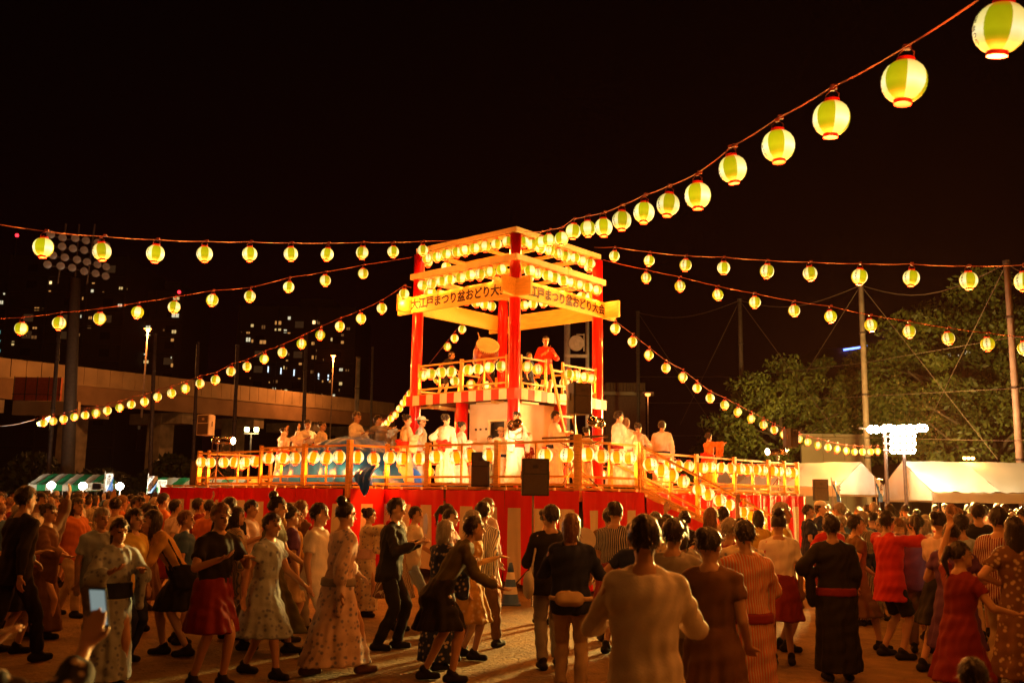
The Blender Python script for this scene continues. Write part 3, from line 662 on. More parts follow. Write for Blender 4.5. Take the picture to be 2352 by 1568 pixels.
# ================================================================ far buildings with lit windows
M_BLD = mat('tower_block', (.045, .030, .024), .8, .2, .08); M_BLD2 = mat('tower_block_slab', (.06, .04, .03), .8, .2, .1)
WCOL = {'p': emit('window_pale', (1, .88, .55), .75, False), 'o': emit('window_orange', (1, .42, .10), .55, False), 'y': emit('window_yellow', (1, .66, .24), .7, False),
        'd': emit('window_dim', (.9, .36, .10), .16, False), 'w': emit('window_white', (.75, .9, 1), 1.6, False), 't': emit('window_teal', (.25, .8, .7), .4, False), 'f': emit('window_faint', (.9, .40, .14), .035, False), 'b': emit('window_bright', (1, .62, .25), 2.2, False)}
M_DARKWIN = mat('dark_window', (.02, .016, .016), .15, .2)
def building(label, name, px0, px1, pytop, D, depth, wins, conv, floor=3.0):
    a, b = at(px0, pytop, D), at(px1, pytop, D); h = max(a.z, b.z); W = b.x - a.x
    o = thing(name, label, 'apartment block', ((a.x + b.x) / 2, D, 0))
    MB().box((0, depth / 2, h / 2), (W, depth, h)).build('wall', M_BLD, o)
    MB().box((W * .1, depth * .5, h + 1.4), (W * .3, depth * .4, 2.8)).build('roof_house', M_BLD, o)
    n = int(h / floor)
    slab = MB().box((0, -.35, 0), (W + .2, .7, .22)).mesh('balcony_slab', M_BLD2)
    for i in range(3, n): link('balcony_slab', slab, o, (0, 0, i * floor))
    fin = MB().box((0, -.3, 0), (.25, .6, h - 6)).mesh('party_wall', M_BLD2); nf = max(2, int(W / 6.5))
    for i in range(nf + 1): link('party_wall', fin, o, (-W / 2 + W * i / nf, 0, h / 2 + 3))
    for (zx, zy, ww, wh, c) in wins:
        x, y = conv(zx, zy); p = at(x, y, D); sx_, sz_ = ww * .3125 / CF * D, wh * .3125 / CF * D
        q = MB().box((0, 0, 0), (sx_, .06, sz_)).build('window', WCOL[c], o); q.location = (p.x - (a.x + b.x) / 2, -.05, p.z)
        k = 2 if ww > 26 else 1
        f = MB()
        for i in range(k + 1): f.box((-sx_ / 2 + sx_ * i / k, -.05, 0), (.09, .06, sz_ + .1))
        f.box((0, -.052, -sz_ / 2), (sx_ + .1, .06, .09)).box((0, -.052, sz_ / 2), (sx_ + .1, .06, .09)); f.build('window_frame', M_DARKWIN, q)
    # unlit windows, half given a faint added glow so the facade shows
    dw = MB().box((0, -.03, 0), (1.7, .06, 1.3)).mesh('window', M_DARKWIN)
    dl = MB().box((0, -.03, 0), (1.7, .06, 1.3)).mesh('window', WCOL['f']); rb = random.Random(int(D))
    for i in range(4, n):
        for j in range(nf):
            if rb.random() < .55: link('window', dl if rb.random() < .5 else dw, o, (-W / 2 + W * (j + .5) / nf + .4, 0, i * floor + 1.5))
    return o
cvA = lambda x, y: (x * .3125, 520.6 + y * .3125); cvB = lambda x, y: (459.4 + x * .3125, 520.6 + y * .3125)
building('dark apartment block with scattered orange windows behind the light mast, far left', 'apartment_block', -60, 296, 590, 165, 20,
 [(33, 490, 18, 25, 'p'), (10, 557, 35, 30, 'p'), (372, 412, 26, 26, 'b'), (365, 480, 26, 26, 'o'), (272, 605, 40, 28, 'o'), (316, 607, 14, 22, 'd'), (258, 740, 36, 28, 'o'), (252, 812, 44, 28, 'd'), (97, 857, 24, 34, 'y'), (3, 775, 10, 30, 't'), (3, 845, 10, 30, 't'), (3, 912, 10, 24, 't'),
  (508, 642, 12, 22, 'o'), (596, 660, 12, 26, 'p'), (625, 660, 14, 22, 'd'), (665, 670, 30, 26, 'o'), (658, 738, 30, 26, 'd'), (610, 528, 14, 26, 'o'), (680, 474, 24, 28, 'p'), (688, 416, 26, 14, 'o'), (760, 486, 18, 24, 'd'), (890, 453, 32, 24, 'y'), (932, 458, 18, 18, 'd'), (883, 578, 34, 24, 'p'), (920, 584, 16, 20, 'd'), (585, 795, 14, 26, 'd'), (197, 800, 12, 18, 'd'), (573, 925, 12, 26, 'd')], cvA)
building('slim dark apartment tower with a vertical row of lit windows', 'apartment_block', 300, 424, 668, 175, 16,
 [(1297, 528, 50, 26, 'y'), (1290, 653, 56, 32, 'p'), (1090, 740, 36, 28, 'p'), (1088, 802, 38, 28, 'y'), (1280, 772, 36, 28, 'y'), (1268, 833, 26, 24, 'o'), (1070, 936, 24, 20, 'p'), (1075, 993, 40, 26, 'y'), (1265, 1018, 20, 30, 'o'), (1260, 962, 10, 16, 'p'), (1205, 760, 14, 18, 'd'), (1010, 778, 12, 20, 'd')], cvA)
building('low dark block with a few lit windows between the apartment towers', 'apartment_block', 226, 312, 760, 178, 14,
 [(808, 828, 14, 20, 'p'), (858, 833, 36, 26, 'o'), (900, 835, 20, 22, 'd'), (938, 775, 10, 14, 'p'), (922, 975, 10, 14, 'o'), (918, 1030, 14, 22, 'y'), (838, 1028, 20, 20, 'd')], cvA)
building('wide dark apartment block with many lit windows left of the drum tower', 'apartment_block', 552, 818, 706, 185, 20,
 [(657, 672, 24, 26, 'p'), (575, 707, 50, 30, 'o'), (467, 738, 30, 30, 'd'), (385, 727, 24, 24, 'y'), (355, 775, 30, 26, 'o'), (573, 760, 50, 26, 'y'), (628, 768, 26, 28, 'p'), (655, 777, 24, 22, 'o'), (307, 770, 10, 16, 'd'), (355, 830, 34, 34, 'p'), (385, 840, 18, 26, 'o'), (463, 848, 50, 30, 'o'), (846, 703, 40, 30, 'b'), (875, 708, 16, 24, 'd'),
  (968, 829, 16, 28, 'y'), (1047, 850, 24, 24, 'o'), (1048, 797, 24, 20, 'd'), (838, 858, 40, 26, 'o'), (850, 910, 22, 20, 'd'), (838, 960, 36, 30, 'o'), (908, 978, 10, 20, 'd'), (652, 938, 16, 24, 'd'), (640, 988, 20, 22, 'o'), (738, 1005, 26, 26, 'o'), (618, 1035, 12, 26, 'y'), (636, 1040, 14, 22, 'd'),
  (502, 1048, 12, 48, 'w'), (596, 1060, 12, 50, 'w'), (692, 1073, 12, 50, 'w'), (872, 1098, 12, 46, 'w'), (943, 1108, 12, 46, 'w'), (1037, 1050, 28, 24, 'p'), (1075, 1055, 16, 20, 'd'), (1092, 1055, 12, 20, 'd'), (730, 1110, 22, 22, 'o'), (828, 1067, 34, 26, 'd'), (902, 1136, 14, 18, 'o'), (955, 1136, 18, 22, 'o'), (556, 1137, 36, 24, 'd'), (510, 1143, 12, 14, 'o'),
  (1034, 1153, 26, 26, 'y'), (546, 1192, 26, 24, 'p'), (632, 1204, 24, 20, 'y'), (598, 1200, 10, 16, 'o'), (822, 1225, 50, 28, 'd'), (896, 1237, 14, 24, 'd'), (984, 1242, 20, 24, 'p'), (1024, 1200, 12, 24, 'd'), (1090, 750, 30, 24, 'd'), (370, 1112, 14, 16, 'd')], cvB)
for x, y, D, n in ((39, 541, 165, 'far left block'), (411.5, 671, 175, 'slim apartment tower')):
    o = thing('beacon_light', f'small red aircraft warning light on the roof of the {n}', 'beacon', at(x, y, D)); MB().lathe([(.2, -.25), (.32, 0), (.2, .3)], n=10).build('lamp', emit('beacon_red', (1, .02, .03), 5, False), o)
    MB().cyl((0, 0, -4), (0, 0, -.25), .08, n=5).build('mast', M_DKSTEEL, o)
# ================================================================ elevated road
HA, HB = at(-130, 806, 80), at(905, 926, 142)
road = thing('elevated_road', 'long concrete elevated road with panelled parapet crossing behind the left of the field', 'viaduct', (0, 0, 0))
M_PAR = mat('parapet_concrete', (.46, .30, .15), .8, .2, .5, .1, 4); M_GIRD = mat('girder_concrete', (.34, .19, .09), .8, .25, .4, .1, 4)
hd = (HB - HA); hl = hd.xy.length; hn = hd.normalized(); npan = 44
for i in range(npan):
    a = HA + hd * (i / npan) + hn * .03; b = HA + hd * ((i + 1) / npan) - hn * .03; off = Vector((hn.y, -hn.x, 0)) * random.uniform(0, .04)
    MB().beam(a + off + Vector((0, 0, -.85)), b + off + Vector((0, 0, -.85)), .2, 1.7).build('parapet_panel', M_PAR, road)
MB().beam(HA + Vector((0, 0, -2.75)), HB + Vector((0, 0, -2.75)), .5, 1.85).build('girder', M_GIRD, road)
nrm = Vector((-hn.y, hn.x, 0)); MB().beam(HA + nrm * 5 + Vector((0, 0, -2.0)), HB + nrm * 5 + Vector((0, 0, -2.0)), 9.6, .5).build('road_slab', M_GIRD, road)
MB().beam(HA + nrm * .1 + Vector((0, 0, -1.75)), HB + nrm * .1 + Vector((0, 0, -1.75)), .9, .16).build('ledge', M_PAR, road)
for i in range(6):
    c = HA + hd * ((i + .45) / 6) + nrm * 4; t = c.z - 3.7
    MB().box((c.x, c.y, t / 2), (2, 2, t), Matrix.Rotation(math.atan2(hn.y, hn.x), 3, 'Z')).build('pier', M_CONC, road)
    MB().box((c.x, c.y, t - .6), (1.8, 8, 1.2), Matrix.Rotation(math.atan2(hn.y, hn.x), 3, 'Z')).build('pier_head', M_CONC, road)
c = at(88, 893, 82); o = thing('service_balcony', 'panel painted red-lit with dark railing fixed to the elevated road, behind the light mast', 'balcony', c)
MB().box((0, 0, 0), (4.0, .3, 2.0)).build('panel', mat('red_lit_panel', (.36, .07, .02), .7, .2), o)  # red light on this section is put into its colour
for i in range(5): MB().box((-2 + i, -.25, .0), (.06, .06, 2.1)).build('bar', M_DKSTEEL, o)
MB().box((0, -.25, -.5), (4.2, .05, .06)).build('rail', M_DKSTEEL, o); MB().box((1.0, -.28, -1.7), (5.6, .5, 1.2)).build('beam_end', M_PAR, o)
# ================================================================ street lamps
M_SODIUM = emit('sodium_lamp', (1, .32, .06), 60); M_SODIUM2 = emit('sodium_lamp_far', (1, .25, .04), 6, False)
def streetlamp(label, px, py, D, h0, power, col, m, size=.3, zoff=0):
    p = at(px, py, D); o = thing('street_lamp', label, 'street lamp', (p.x, D, 0))
    MB().tube([(0, 0, h0), (0, 0, p.z)], [.10, .06], 6).build('pole', M_POLE, o); MB().box((0, 0, p.z + .12), (size * 2.2, size, .1)).build('lamp_head', M_DKSTEEL, o)
    MB().lathe([(size * .2, p.z - size * .4), (size * .5, p.z - .1), (size * .5, p.z + .06)], n=10).build('lamp', m, o)
    if power: point('glow', o, (0, -.5, p.z - .25), power, col, .25)
    return o
streetlamp('orange street lamp on a tall pole left of the slim tower block', 340, 758, 82, 8, 3800, (1, .36, .08), M_SODIUM)
streetlamp('orange street lamp on a tall pole before the wide apartment block', 766, 819, 118, 8, 5000, (1, .33, .07), M_SODIUM)
p = at(578, 986, 52); o = thing('twin_lamp', 'twin greenish white lamp on a short post under the elevated road', 'street lamp', (p.x, p.y, 0))
MB().tube([(0, 0, 0), (0, 0, p.z - .2)], .05, 6).build('pole', M_DKSTEEL, o); MB().box((0, 0, p.z - .22), (.8, .06, .06)).build('arm', M_DKSTEEL, o)
for s in (-1, 1): MB().box((s * .26, 0, p.z), (.24, .16, .24)).build('lamp', emit('green_lamp', (1, .95, .35), 12), o, bevel=.03)
point('glow', o, (0, -.6, p.z), 260, (1, .95, .4), .2)
# ================================================================ floodlight mast (unlit) on the left
p = at(160, 1090, 58); mast = thing('floodlight_mast', 'tall thick mast with rows of unlit round floodlights against the night sky', 'floodlight mast', (p.x, 58, 0))
tz = at(172, 640, 58); MB().tube([(0, 0, 0), (tz.x - p.x, 0, tz.z)], [.42, .33], 14).build('mast', mat('mast_paint', (.10, .07, .05), .6, .2), mast, True)
top = at(186, 560, 58); rod = at(182, 515, 58); MB().tube([(tz.x - p.x, 0, tz.z), (rod.x - p.x, 0, rod.z)], .05, 5).build('lightning_rod', M_DKSTEEL, mast)
M_FACE = mat('lamp_glass', (.34, .24, .18), .3, .3, 3)
rows = [[(412, 80), (498, 103), (590, 107), (668, 123), (752, 140)], [(408, 157), (495, 167), (574, 181), (655, 193), (736, 205), (815, 160)], [(428, 231), (515, 246), (603, 262), (676, 279), (752, 297), (815, 313)], [(390, 298), (485, 308), (568, 321), (656, 346), (738, 362), (811, 381)], [(805, 235)]]
fl = MB().lathe([(.08, -.30), (.20, -.20), (.25, -.02), (.25, .02)], n=16).mesh('floodlight', M_DKSTEEL); fg = MB().lathe([(.0, .045), (.13, .04), (.235, .025)], n=16, caps=False).mesh('lens', M_FACE)
for r in rows:
    pts = []
    for (x, y) in r:
        q = at(*cvA(x, y), 58 + (x - 600) * .004); l = Vector((q.x - p.x, q.y - 58 - .7, q.z)); pts.append(l + Vector((0, .35, 0)))
        d = Vector((.25 - (x - 600) * .0009, -1, -.45)).normalized(); f_ = link('floodlight', fl, mast, l); f_.rotation_euler = d.to_track_quat('Z', 'Y').to_euler(); g = link('lens', fg, f_)
    if len(pts) > 1: MB().tube(pts, .06, 5).build('cross_arm', M_DKSTEEL, mast)
for s in (-.9, .9): MB().tube([(tz.x - p.x + s, -.3, tz.z - .4), (top.x - p.x + s, -.3, top.z + 1.2)], .06, 5).build('upright', M_DKSTEEL, mast)
# ================================================================ net poles, cables
def netpole(label, px, ytop, ybot, D, r, m=M_POLE):
    a, b = at(px[0], ytop, D), at(px[1], ybot, D); o = thing('net_pole', label, 'pole', (b.x, D, 0), 0, 'net poles round the sports field')
    MB().tube([(0, 0, 0), (a.x - b.x, 0, a.z)], [r, r * .85], 10).build('pole', m, o, True); MB().lathe([(r * 1.0, a.z - .02), (r * 1.02, a.z + .12)], (a.x - b.x, 0, 0), 10).build('cap', M_DKSTEEL, o)
    for k in (.3, .55, .8):
        MB().lathe([(r * 1.12, a.z * k), (r * 1.12, a.z * k + .1)], ((a.x - b.x) * k, 0, 0), 10).build('band', M_DKSTEEL, o)
    return a
M_POLED = mat('pole_dark', (.10, .06, .045), .6, .3)
M_POLEL = mat('pole_pale', (.46, .30, .22), .45, .2, 3)
nA = netpole('pale steel net pole at the right edge, in front of the big tree', (2312, 2342), 605, 1060, 38, .15, M_POLEL)
nB = netpole('brown net pole left of the floodlights', (1977, 1992), 655, 1060, 50, .17, M_POLE)
nC = netpole('thin net pole behind the steep lantern string', (1699, 1706), 690, 1040, 66, .17, M_POLED)
nD = netpole('dim net pole right of the tower', (1465, 1466), 718, 1000, 84, .18, M_POLED)
netpole('dark net pole left of the floodlight mast', (137, 112), 740, 1090, 60, .14, M_POLED)
netpole('dark net pole crossing the elevated road under the sagging string', (356, 348), 770, 1090, 62, .14, M_POLED)
netpole('dark net pole right of the sagging string lanterns', (455, 450), 790, 1000, 66, .13, M_POLED)
netpole('dark net pole in front of the elevated road near the stage', (546, 540), 795, 1010, 68, .15, M_POLED)
netpole('dark net pole before the wide apartment block', (704, 700), 770, 1000, 68, .15, M_POLED)
netpole('short pale pole right of the wide apartment block', (823, 821), 823, 906, 80, .22, M_POLE)
netpole('faint net pole left of the drum tower', (856, 854), 800, 1000, 75, .1, M_POLED)
M_GUY = mat('guy_wire', (.16, .10, .07), .5)
def cable(label, pts, r=.018):
    tag(MB().tube(pts, r, 4).build('steel_cable', M_GUY), label, 'cable', 'steel cables between the net poles')
def sagc(a, b, s): return [a.lerp(b, t / 10) + Vector((0, 0, -s * math.sin(math.pi * t / 10))) for t in range(11)]
cable('top cable from the right edge pole to the frame edge', sagc(nA, at(2420, 640, 34), .2)); cable('sagging top cable between the right edge pole and the brown pole', sagc(nA, nB, .9)); cable('sagging top cable between the brown and thin net poles', sagc(nB, nC, .8)); cable('sagging top cable between the thin and dim net poles', sagc(nC, nD, .8))
cable('thin cable running left from the end of the sagging lantern string', sagc(at(82, 962, 36), at(-60, 973, 30), .15), .012); cable('guy wire slanting left from the right edge pole', [nA, at(2130, 975, 50)]); cable('guy wire slanting right from the brown pole', [nB, at(2292, 1055, 42)]); cable('guy wire slanting left from the brown pole', [nB, at(1836, 880, 62)]); cable('guy wire slanting right from the thin pole', [nC, at(1916, 985, 54)]); cable('guy wire slanting left from the thin pole', [nC, at(1562, 975, 80)])
cable('guy wire slanting right from the dim pole', [nD, at(1640, 980, 72)]); cable('guy wire from the crossing down to the floodlights', [at(1836, 880, 62), at(1720, 1040, 66)])
for k, (ya, yb, yc, n) in enumerate(((775, 858, 905, 'upper'), (892, 935, 965, 'middle'), (1012, 1030, 1040, 'lower'))):
    cable(f'{n} horizontal cable across the net poles at the right', [at(2420, ya - 6, 34), at(2322, ya, 38), at(1985, yb - 25, 50), at(1702, yc - 40, 66), at(1465, yc - 40, 84)], .014)
# ================================================================ clock on its frame, low building, wall
c = at(1323, 789, 50); clk = thing('field_clock', 'round white clock on a two-post metal frame seen through the tower', 'clock', (c.x, 50, 0))
for px in (1303, 1349): q = at(px, 735, 50); MB().tube([(q.x - c.x, 0, 0), (q.x - c.x, 0, q.z)], .17 if px == 1303 else .1, 10).build('post', M_GREY, clk, True)
q = at(1323, 818, 50); MB().box((-.0, -.1, q.z), (1.15, .12, .16)).build('cross_arm', M_GREY, clk); MB().box((.42, -.1, c.z + .05), (.05, .05, .95)).build('bracket', M_GREY, clk); MB().box((.22, -.1, c.z + .47), (.4, .05, .05)).build('bracket', M_GREY, clk)
Rf = Matrix.Rotation(math.pi / 2, 3, 'X')
face = MB().lathe([(.0, .20), (.36, .20), (.36, .19)], (0, 0, c.z), 28, rot=Rf, caps=False).build('clock_face', mat('clock_white', (.62, .52, .42), .4, .05), clk)
MB().lathe([(.36, .0), (.41, .0), (.41, .22), (.36, .22)], (0, 0, c.z), 28, rot=Rf).build('rim', M_GREY, clk)
mk = MB()
for k in range(12):
    a = k * math.pi / 6; mk.box((.30 * math.sin(a), -.205, c.z + .30 * math.cos(a)), (.05, .01, .05))
mk.build('hour_mark', M_INK, face)['kind'] = 'stuff'
for a, L, t in ((R(212), .19, .035), (R(-32), .28, .025)):
    MB().beam((0, -.21, c.z), (L * math.sin(a), -.21, c.z + L * math.cos(a)), .01, t).build('hand', M_INK, face)
p0, p1 = at(1392, 878, 95), at(1482, 878, 95); o = thing('low_building', 'dim flat-roofed low building with ribbed upper wall right of the tower', 'building', ((p0.x + p1.x) / 2, 95, 0)); W = p1.x - p0.x
MB().box((0, 5, p0.z / 2), (W, 10, p0.z)).build('wall', mat('dim_wall', (.16, .08, .05), .8, .2), o); zz = at(1430, 905, 95).z; MB().box((0, -.4, zz), (W + 1.5, .8, .35)).build('ledge', M_CONC, o)
for i in range(12): MB().box((-W / 2 + W * (i + .5) / 12, -.1, (zz + p0.z) / 2 + .1), (.12, .2, p0.z - zz - .3)).build('rib', M_DARKWOOD, o)
p = at(1431 + 56, 905, 90); streetlamp('small orange lamp at the end of the low building', 1488, 905, 90, 0, 120, (1, .35, .1), M_SODIUM2, .5)
p0, p1 = at(1838, 998, 58), at(1986, 996, 58); o = thing('field_wall', 'tall blank beige wall behind the end of the steep lantern string', 'wall', ((p0.x + p1.x) / 2, 58, 0)); W = p1.x - p0.x
for i in range(3): MB().box((-W / 2 + W * (i + .5) / 3, 0, p0.z / 2), (W / 3 - .02, .25, p0.z)).build('panel', mat('beige_wall', (.32, .22, .12), .8, .12, .6), o)
MB().box((0, -.02, p0.z + .03), (W + .1, .34, .06)).build('coping', M_CONC, o)
p = at(1965, 799, 130); o = thing('rooftop_sign', 'building edge with a thin blue light line above the trees', 'building', (p.x, 130, 0))
MB().box((1.5, 4, p.z / 2), (13, 8, p.z)).build('wall', M_BLD, o); a = at(1938, 803, 129.6); b = at(1992, 795, 129.6); MB().beam((a.x - p.x, -.3, a.z), (b.x - p.x, -.3, b.z), .15, .28).build('light_line', emit('blue_line', (.12, .2, 1), 5, False), o)
p = at(2190, 815, 125); o = thing('office_block', 'dark block with pale window row glimpsed through the big tree', 'building', (p.x, 125, 0)); MB().box((0, 5, p.z / 2 + 2), (16, 10, p.z + 4)).build('wall', M_BLD, o)
for i, (x, y) in enumerate(((2180, 818), (2192, 822), (2205, 820), (2216, 815), (2224, 812), (2165, 825), (2080, 846), (2070, 856))):
    q = at(x, y, 124.8); w_ = MB().box((0, 0, 0), (.45, .1, .7)).build('window', WCOL['p'], o); w_.location = (q.x - p.x, -.2, q.z)
# ================================================================ trees
M_BARK = mat('bark', (.09, .055, .03), .9, .3, 4, .3, 12)
M_LEAF = mat('leaf', (.10, .105, .015), .6, .5, 1.2); M_LEAF2 = mat('leaf_dark', (.065, .068, .011), .6, .45, 1.0)
def tree(label, base, h, cr_, cz, n, m, seed, leaf=.18, squash=.8):
    rg = np.random.default_rng(seed); o = thing('tree', label, 'tree', base, rg.uniform(0, 6), 'trees behind the right-hand net')
    t = MB(); t.tube([(0, 0, -.1), (.1, .05, h * .25), (-.05, .1, h * .5), (.05, 0, h * .78)], [cr_ * .075, cr_ * .06, cr_ * .04, .05], 8)
    ends = []
    for k in range(11):
        a = k * 2.4 + rg.uniform(-.3, .3); z0 = h * rg.uniform(.28, .6); L = cr_ * rg.uniform(.6, .95); e = Vector((math.cos(a) * L, math.sin(a) * L, z0 + L * rg.uniform(.25, .9)))
        t.tube([(0, 0, z0), Vector((0, 0, z0)).lerp(e, .5) + Vector((0, 0, .25)), e], [cr_ * .035, cr_ * .02, .03], 6); ends.append(e)
    t.build('trunk', M_BARK, o, True)
    nc = 90; cen = []
    while len(cen) < nc:                                   # clumps scattered through an uneven crown
        q = rg.normal(size=3); q /= np.linalg.norm(q); r = rg.uniform(.35, 1) ** .6; ln = 1 + .28 * math.sin(3 * math.atan2(q[1], q[0]) + seed) * (1 - abs(q[2])) + .18 * math.sin(5 * q[2] + seed)
        r = min(r * ln, .97) / ln; c = np.array([q[0] * cr_ * r * ln, q[1] * cr_ * r * ln, cz + q[2] * cr_ * squash * r * ln])
        if c[2] > h * .22: cen.append(c)
    per = n // nc; C = np.repeat(np.array(cen), per, 0); rad = np.repeat(rg.uniform(.14, .30, nc) * cr_, per)
    d = rg.normal(size=C.shape); d /= np.linalg.norm(d, axis=1)[:, None]; d[:, 2] *= .55
    P = C + d * (rad * rg.uniform(.2, 1, len(C)) ** .5)[:, None]
    ax = rg.normal(size=P.shape); ax /= np.linalg.norm(ax, axis=1)[:, None]; ay = np.cross(ax, rg.normal(size=P.shape)); ay /= np.linalg.norm(ay, axis=1)[:, None]
    s = leaf * rg.uniform(.6, 1.3, len(P))[:, None]
    V = np.stack([P - ax * s, P - ay * s * .45, P + ax * s, P + ay * s * .45], 1).reshape(-1, 3)
    me = bpy.data.meshes.new('crown'); k = len(P); me.vertices.add(4 * k); me.vertices.foreach_set('co', V.ravel().astype(np.float32)); me.loops.add(4 * k); me.loops.foreach_set('vertex_index', np.arange(4 * k, dtype=np.int32))
    me.polygons.add(k); me.polygons.foreach_set('loop_start', np.arange(0, 4 * k, 4, dtype=np.int32)); me.update(calc_edges=True); me.materials.append(m); link('crown', me, o)
    return o
def tpos(px, D): p = at(px, 1150, D); return (p.x, D, 0)
tree('broad tree with a rounded crown left of the floodlights', tpos(1800, 62), 10.5, 4.6, 7.0, 14000, M_LEAF, 3)
tree('second rounded tree just behind the brown net pole', tpos(1935, 66), 11.5, 5.0, 8.0, 14000, M_LEAF, 5)
tree('tall wide tree behind the right edge pole, the largest', tpos(2235, 58), 15.2, 6.8, 9.6, 26000, M_LEAF, 8, .19, .85)
tree('tall dark tree at the very right edge', tpos(2420, 56), 14, 6.0, 9.0, 20000, M_LEAF2, 11, .19)
tree('dark tree behind the floodlights between the two big crowns', tpos(2080, 72), 13, 5.5, 8.5, 14000, M_LEAF2, 13)
tree('low dark tree behind the orange tent lamp', tpos(2290, 50), 7.5, 4.4, 4.6, 8000, M_LEAF2, 21)
tree('small dim tree behind the dancers on the right of the stage', tpos(1690, 76), 8, 4.0, 5.0, 6000, M_LEAF2, 34)
def hedge(label, px0, px1, ytop, D, seed):
    a, b = at(px0, ytop, D), at(px1, ytop, D); rg = np.random.default_rng(seed); n = 7000; h = a.z
    o = thing('hedge', label, 'hedge', ((a.x + b.x) / 2, D, 0)); L = b.x - a.x
    x = rg.uniform(-L / 2, L / 2, n); prof = h * (.75 + .25 * np.sin(x * .9 + seed) * np.sin(x * .37)); P = np.stack([x, rg.uniform(0, 3, n), prof * rg.uniform(0.05, 1, n) ** .6], 1)
    ax = rg.normal(size=P.shape); ax /= np.linalg.norm(ax, axis=1)[:, None]; ay = np.cross(ax, rg.normal(size=P.shape)); ay /= np.linalg.norm(ay, axis=1)[:, None]; s = .3
    V = np.stack([P - ax * s, P - ay * s * .5, P + ax * s, P + ay * s * .5], 1).reshape(-1, 3).tolist()
    mb = MB(); mb.add(V, [(4 * i, 4 * i + 1, 4 * i + 2, 4 * i + 3) for i in range(n)]); mb.build('foliage', M_LEAF2, o)
    MB().box((0, 1.5, .3), (L, 1.2, .6)).build('stems', M_BARK, o)
hedge('dark hedge behind the green striped tents at the left', -30, 470, 1035, 70, 3)
hedge('dark hedge under the elevated road behind the stage left', 460, 960, 1050, 74, 6)
hedge('dark hedge behind the dancers right of the tower', 1380, 1850, 1010, 72, 9)
# ================================================================ tents
M_TENT = mat('tent_canvas', (.70, .64, .52), .55, .06, 1.2, .12, 3)
_t = M_TENT.node_tree; _tr = _t.nodes.new('ShaderNodeBsdfTranslucent'); _tr.inputs[0].default_value = (.75, .68, .52, 1); _mx = _t.nodes.new('ShaderNodeMixShader'); _mx.inputs[0].default_value = .35   # light glows through the sheet
_t.links.new(_t.nodes['Principled BSDF'].outputs[0], _mx.inputs[1]); _t.links.new(_tr.outputs[0], _mx.inputs[2]); _t.links.new(_mx.outputs[0], _t.nodes['Material Output'].inputs[0]); M_GRN = mat('tent_green', (.02, .30, .12), .6, .1); M_TW = mat('tent_white', (.66, .66, .58), .6, .08)
def canvas(grid, m, name, parent):
    mb = MB(); rows = [mb.ring(g) for g in grid]
    for j in range(len(rows) - 1):
        for i in range(len(rows[0]) - 1): mb.f.append((rows[j][i], rows[j][i + 1], rows[j + 1][i + 1], rows[j + 1][i])); mb.m.append(m[1](i) if isinstance(m, tuple) else 0)
    return mb.build(name, m[0] if isinstance(m, tuple) else m, parent, True)
def tent(label, A, B, half, zr, ze, bays, mats, ends=True, val=.28, group=None):
    """ridge tent: A, B = ground points under the ridge ends; half = half width"""
    A, B = Vector(A), Vector(B); o = thing('tent', label, 'tent', ((A + B) / 2)); d = (B - A); L = d.length; d.normalize(); n = Vector((-d.y, d.x, 0)); c = (A + B) / 2
    def P(s, t, z): q = A + d * s + n * t - c; return (q.x, q.y, z)
    for sd, nm in ((-1, 'roof_panel'), (1, 'roof_panel')):
        for k in range(bays):
            s0, s1 = L * k / bays, L * (k + 1) / bays; g = []
            for j in range(11):
                v = j / 10; row = []
                for i in range(13):
                    u = i / 12; sag = -.09 * math.sin(math.pi * u) * math.sin(math.pi * v) + .02 * math.sin(u * 19 + v * 8 + k) * v - .012 * math.sin((u * 3 + v * 5) * 3 + k) + .018 * v ** 3 * math.sin(u * 44)
                    row.append(P(s0 + (s1 - s0) * u, sd * half * v, zr + (ze - zr) * v + sag + (.0 if k else 0)))
                g.append(row)
            m = mats if not isinstance(mats, tuple) else ([mats[0], mats[1]][k % 2])
            canvas(g, m, nm, o)
        g = [[P(L * i / (bays * 6), sd * (half + .015 + .01 * math.sin(i * 1.9)), ze - .02 - val * j / 3 - (.03 * abs(math.sin(i * .8)) if j == 3 else 0)) for i in range(bays * 6 + 1)] for j in range(4)]
        if isinstance(mats, tuple): canvas(g, ([mats[0], mats[1]], lambda i: (i // 6) % 2), 'valance', o)
        else: canvas(g, mats, 'valance', o)
    if ends:
        for s in (0, L):
            g = [[P(s + (.03 * math.sin(i * 2.2) if j else 0), half * t * (j / 8), zr + (ze - zr) * abs(t) * (j / 8) * 1 - (0 if j < 8 else 0)) for i, t in enumerate([x / 8 - 1 for x in range(17)])] for j in range(9)]
            m = mats if not isinstance(mats, tuple) else ([mats[0], mats[1]], lambda i: (i // 2) % 2)
            # gable cloth: fan from apex down to the eaves line
            g = []
            for j in range(9):
                v = j / 8; row = []
                for t in [x / 8 - 1 for x in range(17)]:
                    ztop = zr - .03 + (ze - zr) * abs(t); row.append(P(s + .025 * math.sin(t * 14) * v, half * t * .99, ztop + (ze - val * .9 - ztop) * v))
                g.append(row)
            canvas(g, m, 'gable', o)
    for k in range(bays + 1):
        for sd in (-1, 1): MB().tube([P(L * k / bays, sd * half * .97, 0), P(L * k / bays, sd * half * .97, ze - .03)], .022, 6).build('leg', M_GREY, o)
    for sd in (-1, 0, 1): MB().tube([P(0, sd * half * .97, (zr if sd == 0 else ze) - .06), P(L, sd * half * .97, (zr if sd == 0 else ze) - .06)], .02, 6).build('frame_pipe', M_GREY, o)
    return o
r0, r1 = at(2072, 1058.5, 37), at(2352, 1056, 37)
tent('long white event tent with sagging roof at the right edge', (r0.x, 37.0, 0), (r0.x + 9.6, 36.8, 0), 2.7, r0.z, 2.16, 4, M_TENT, True, .34)
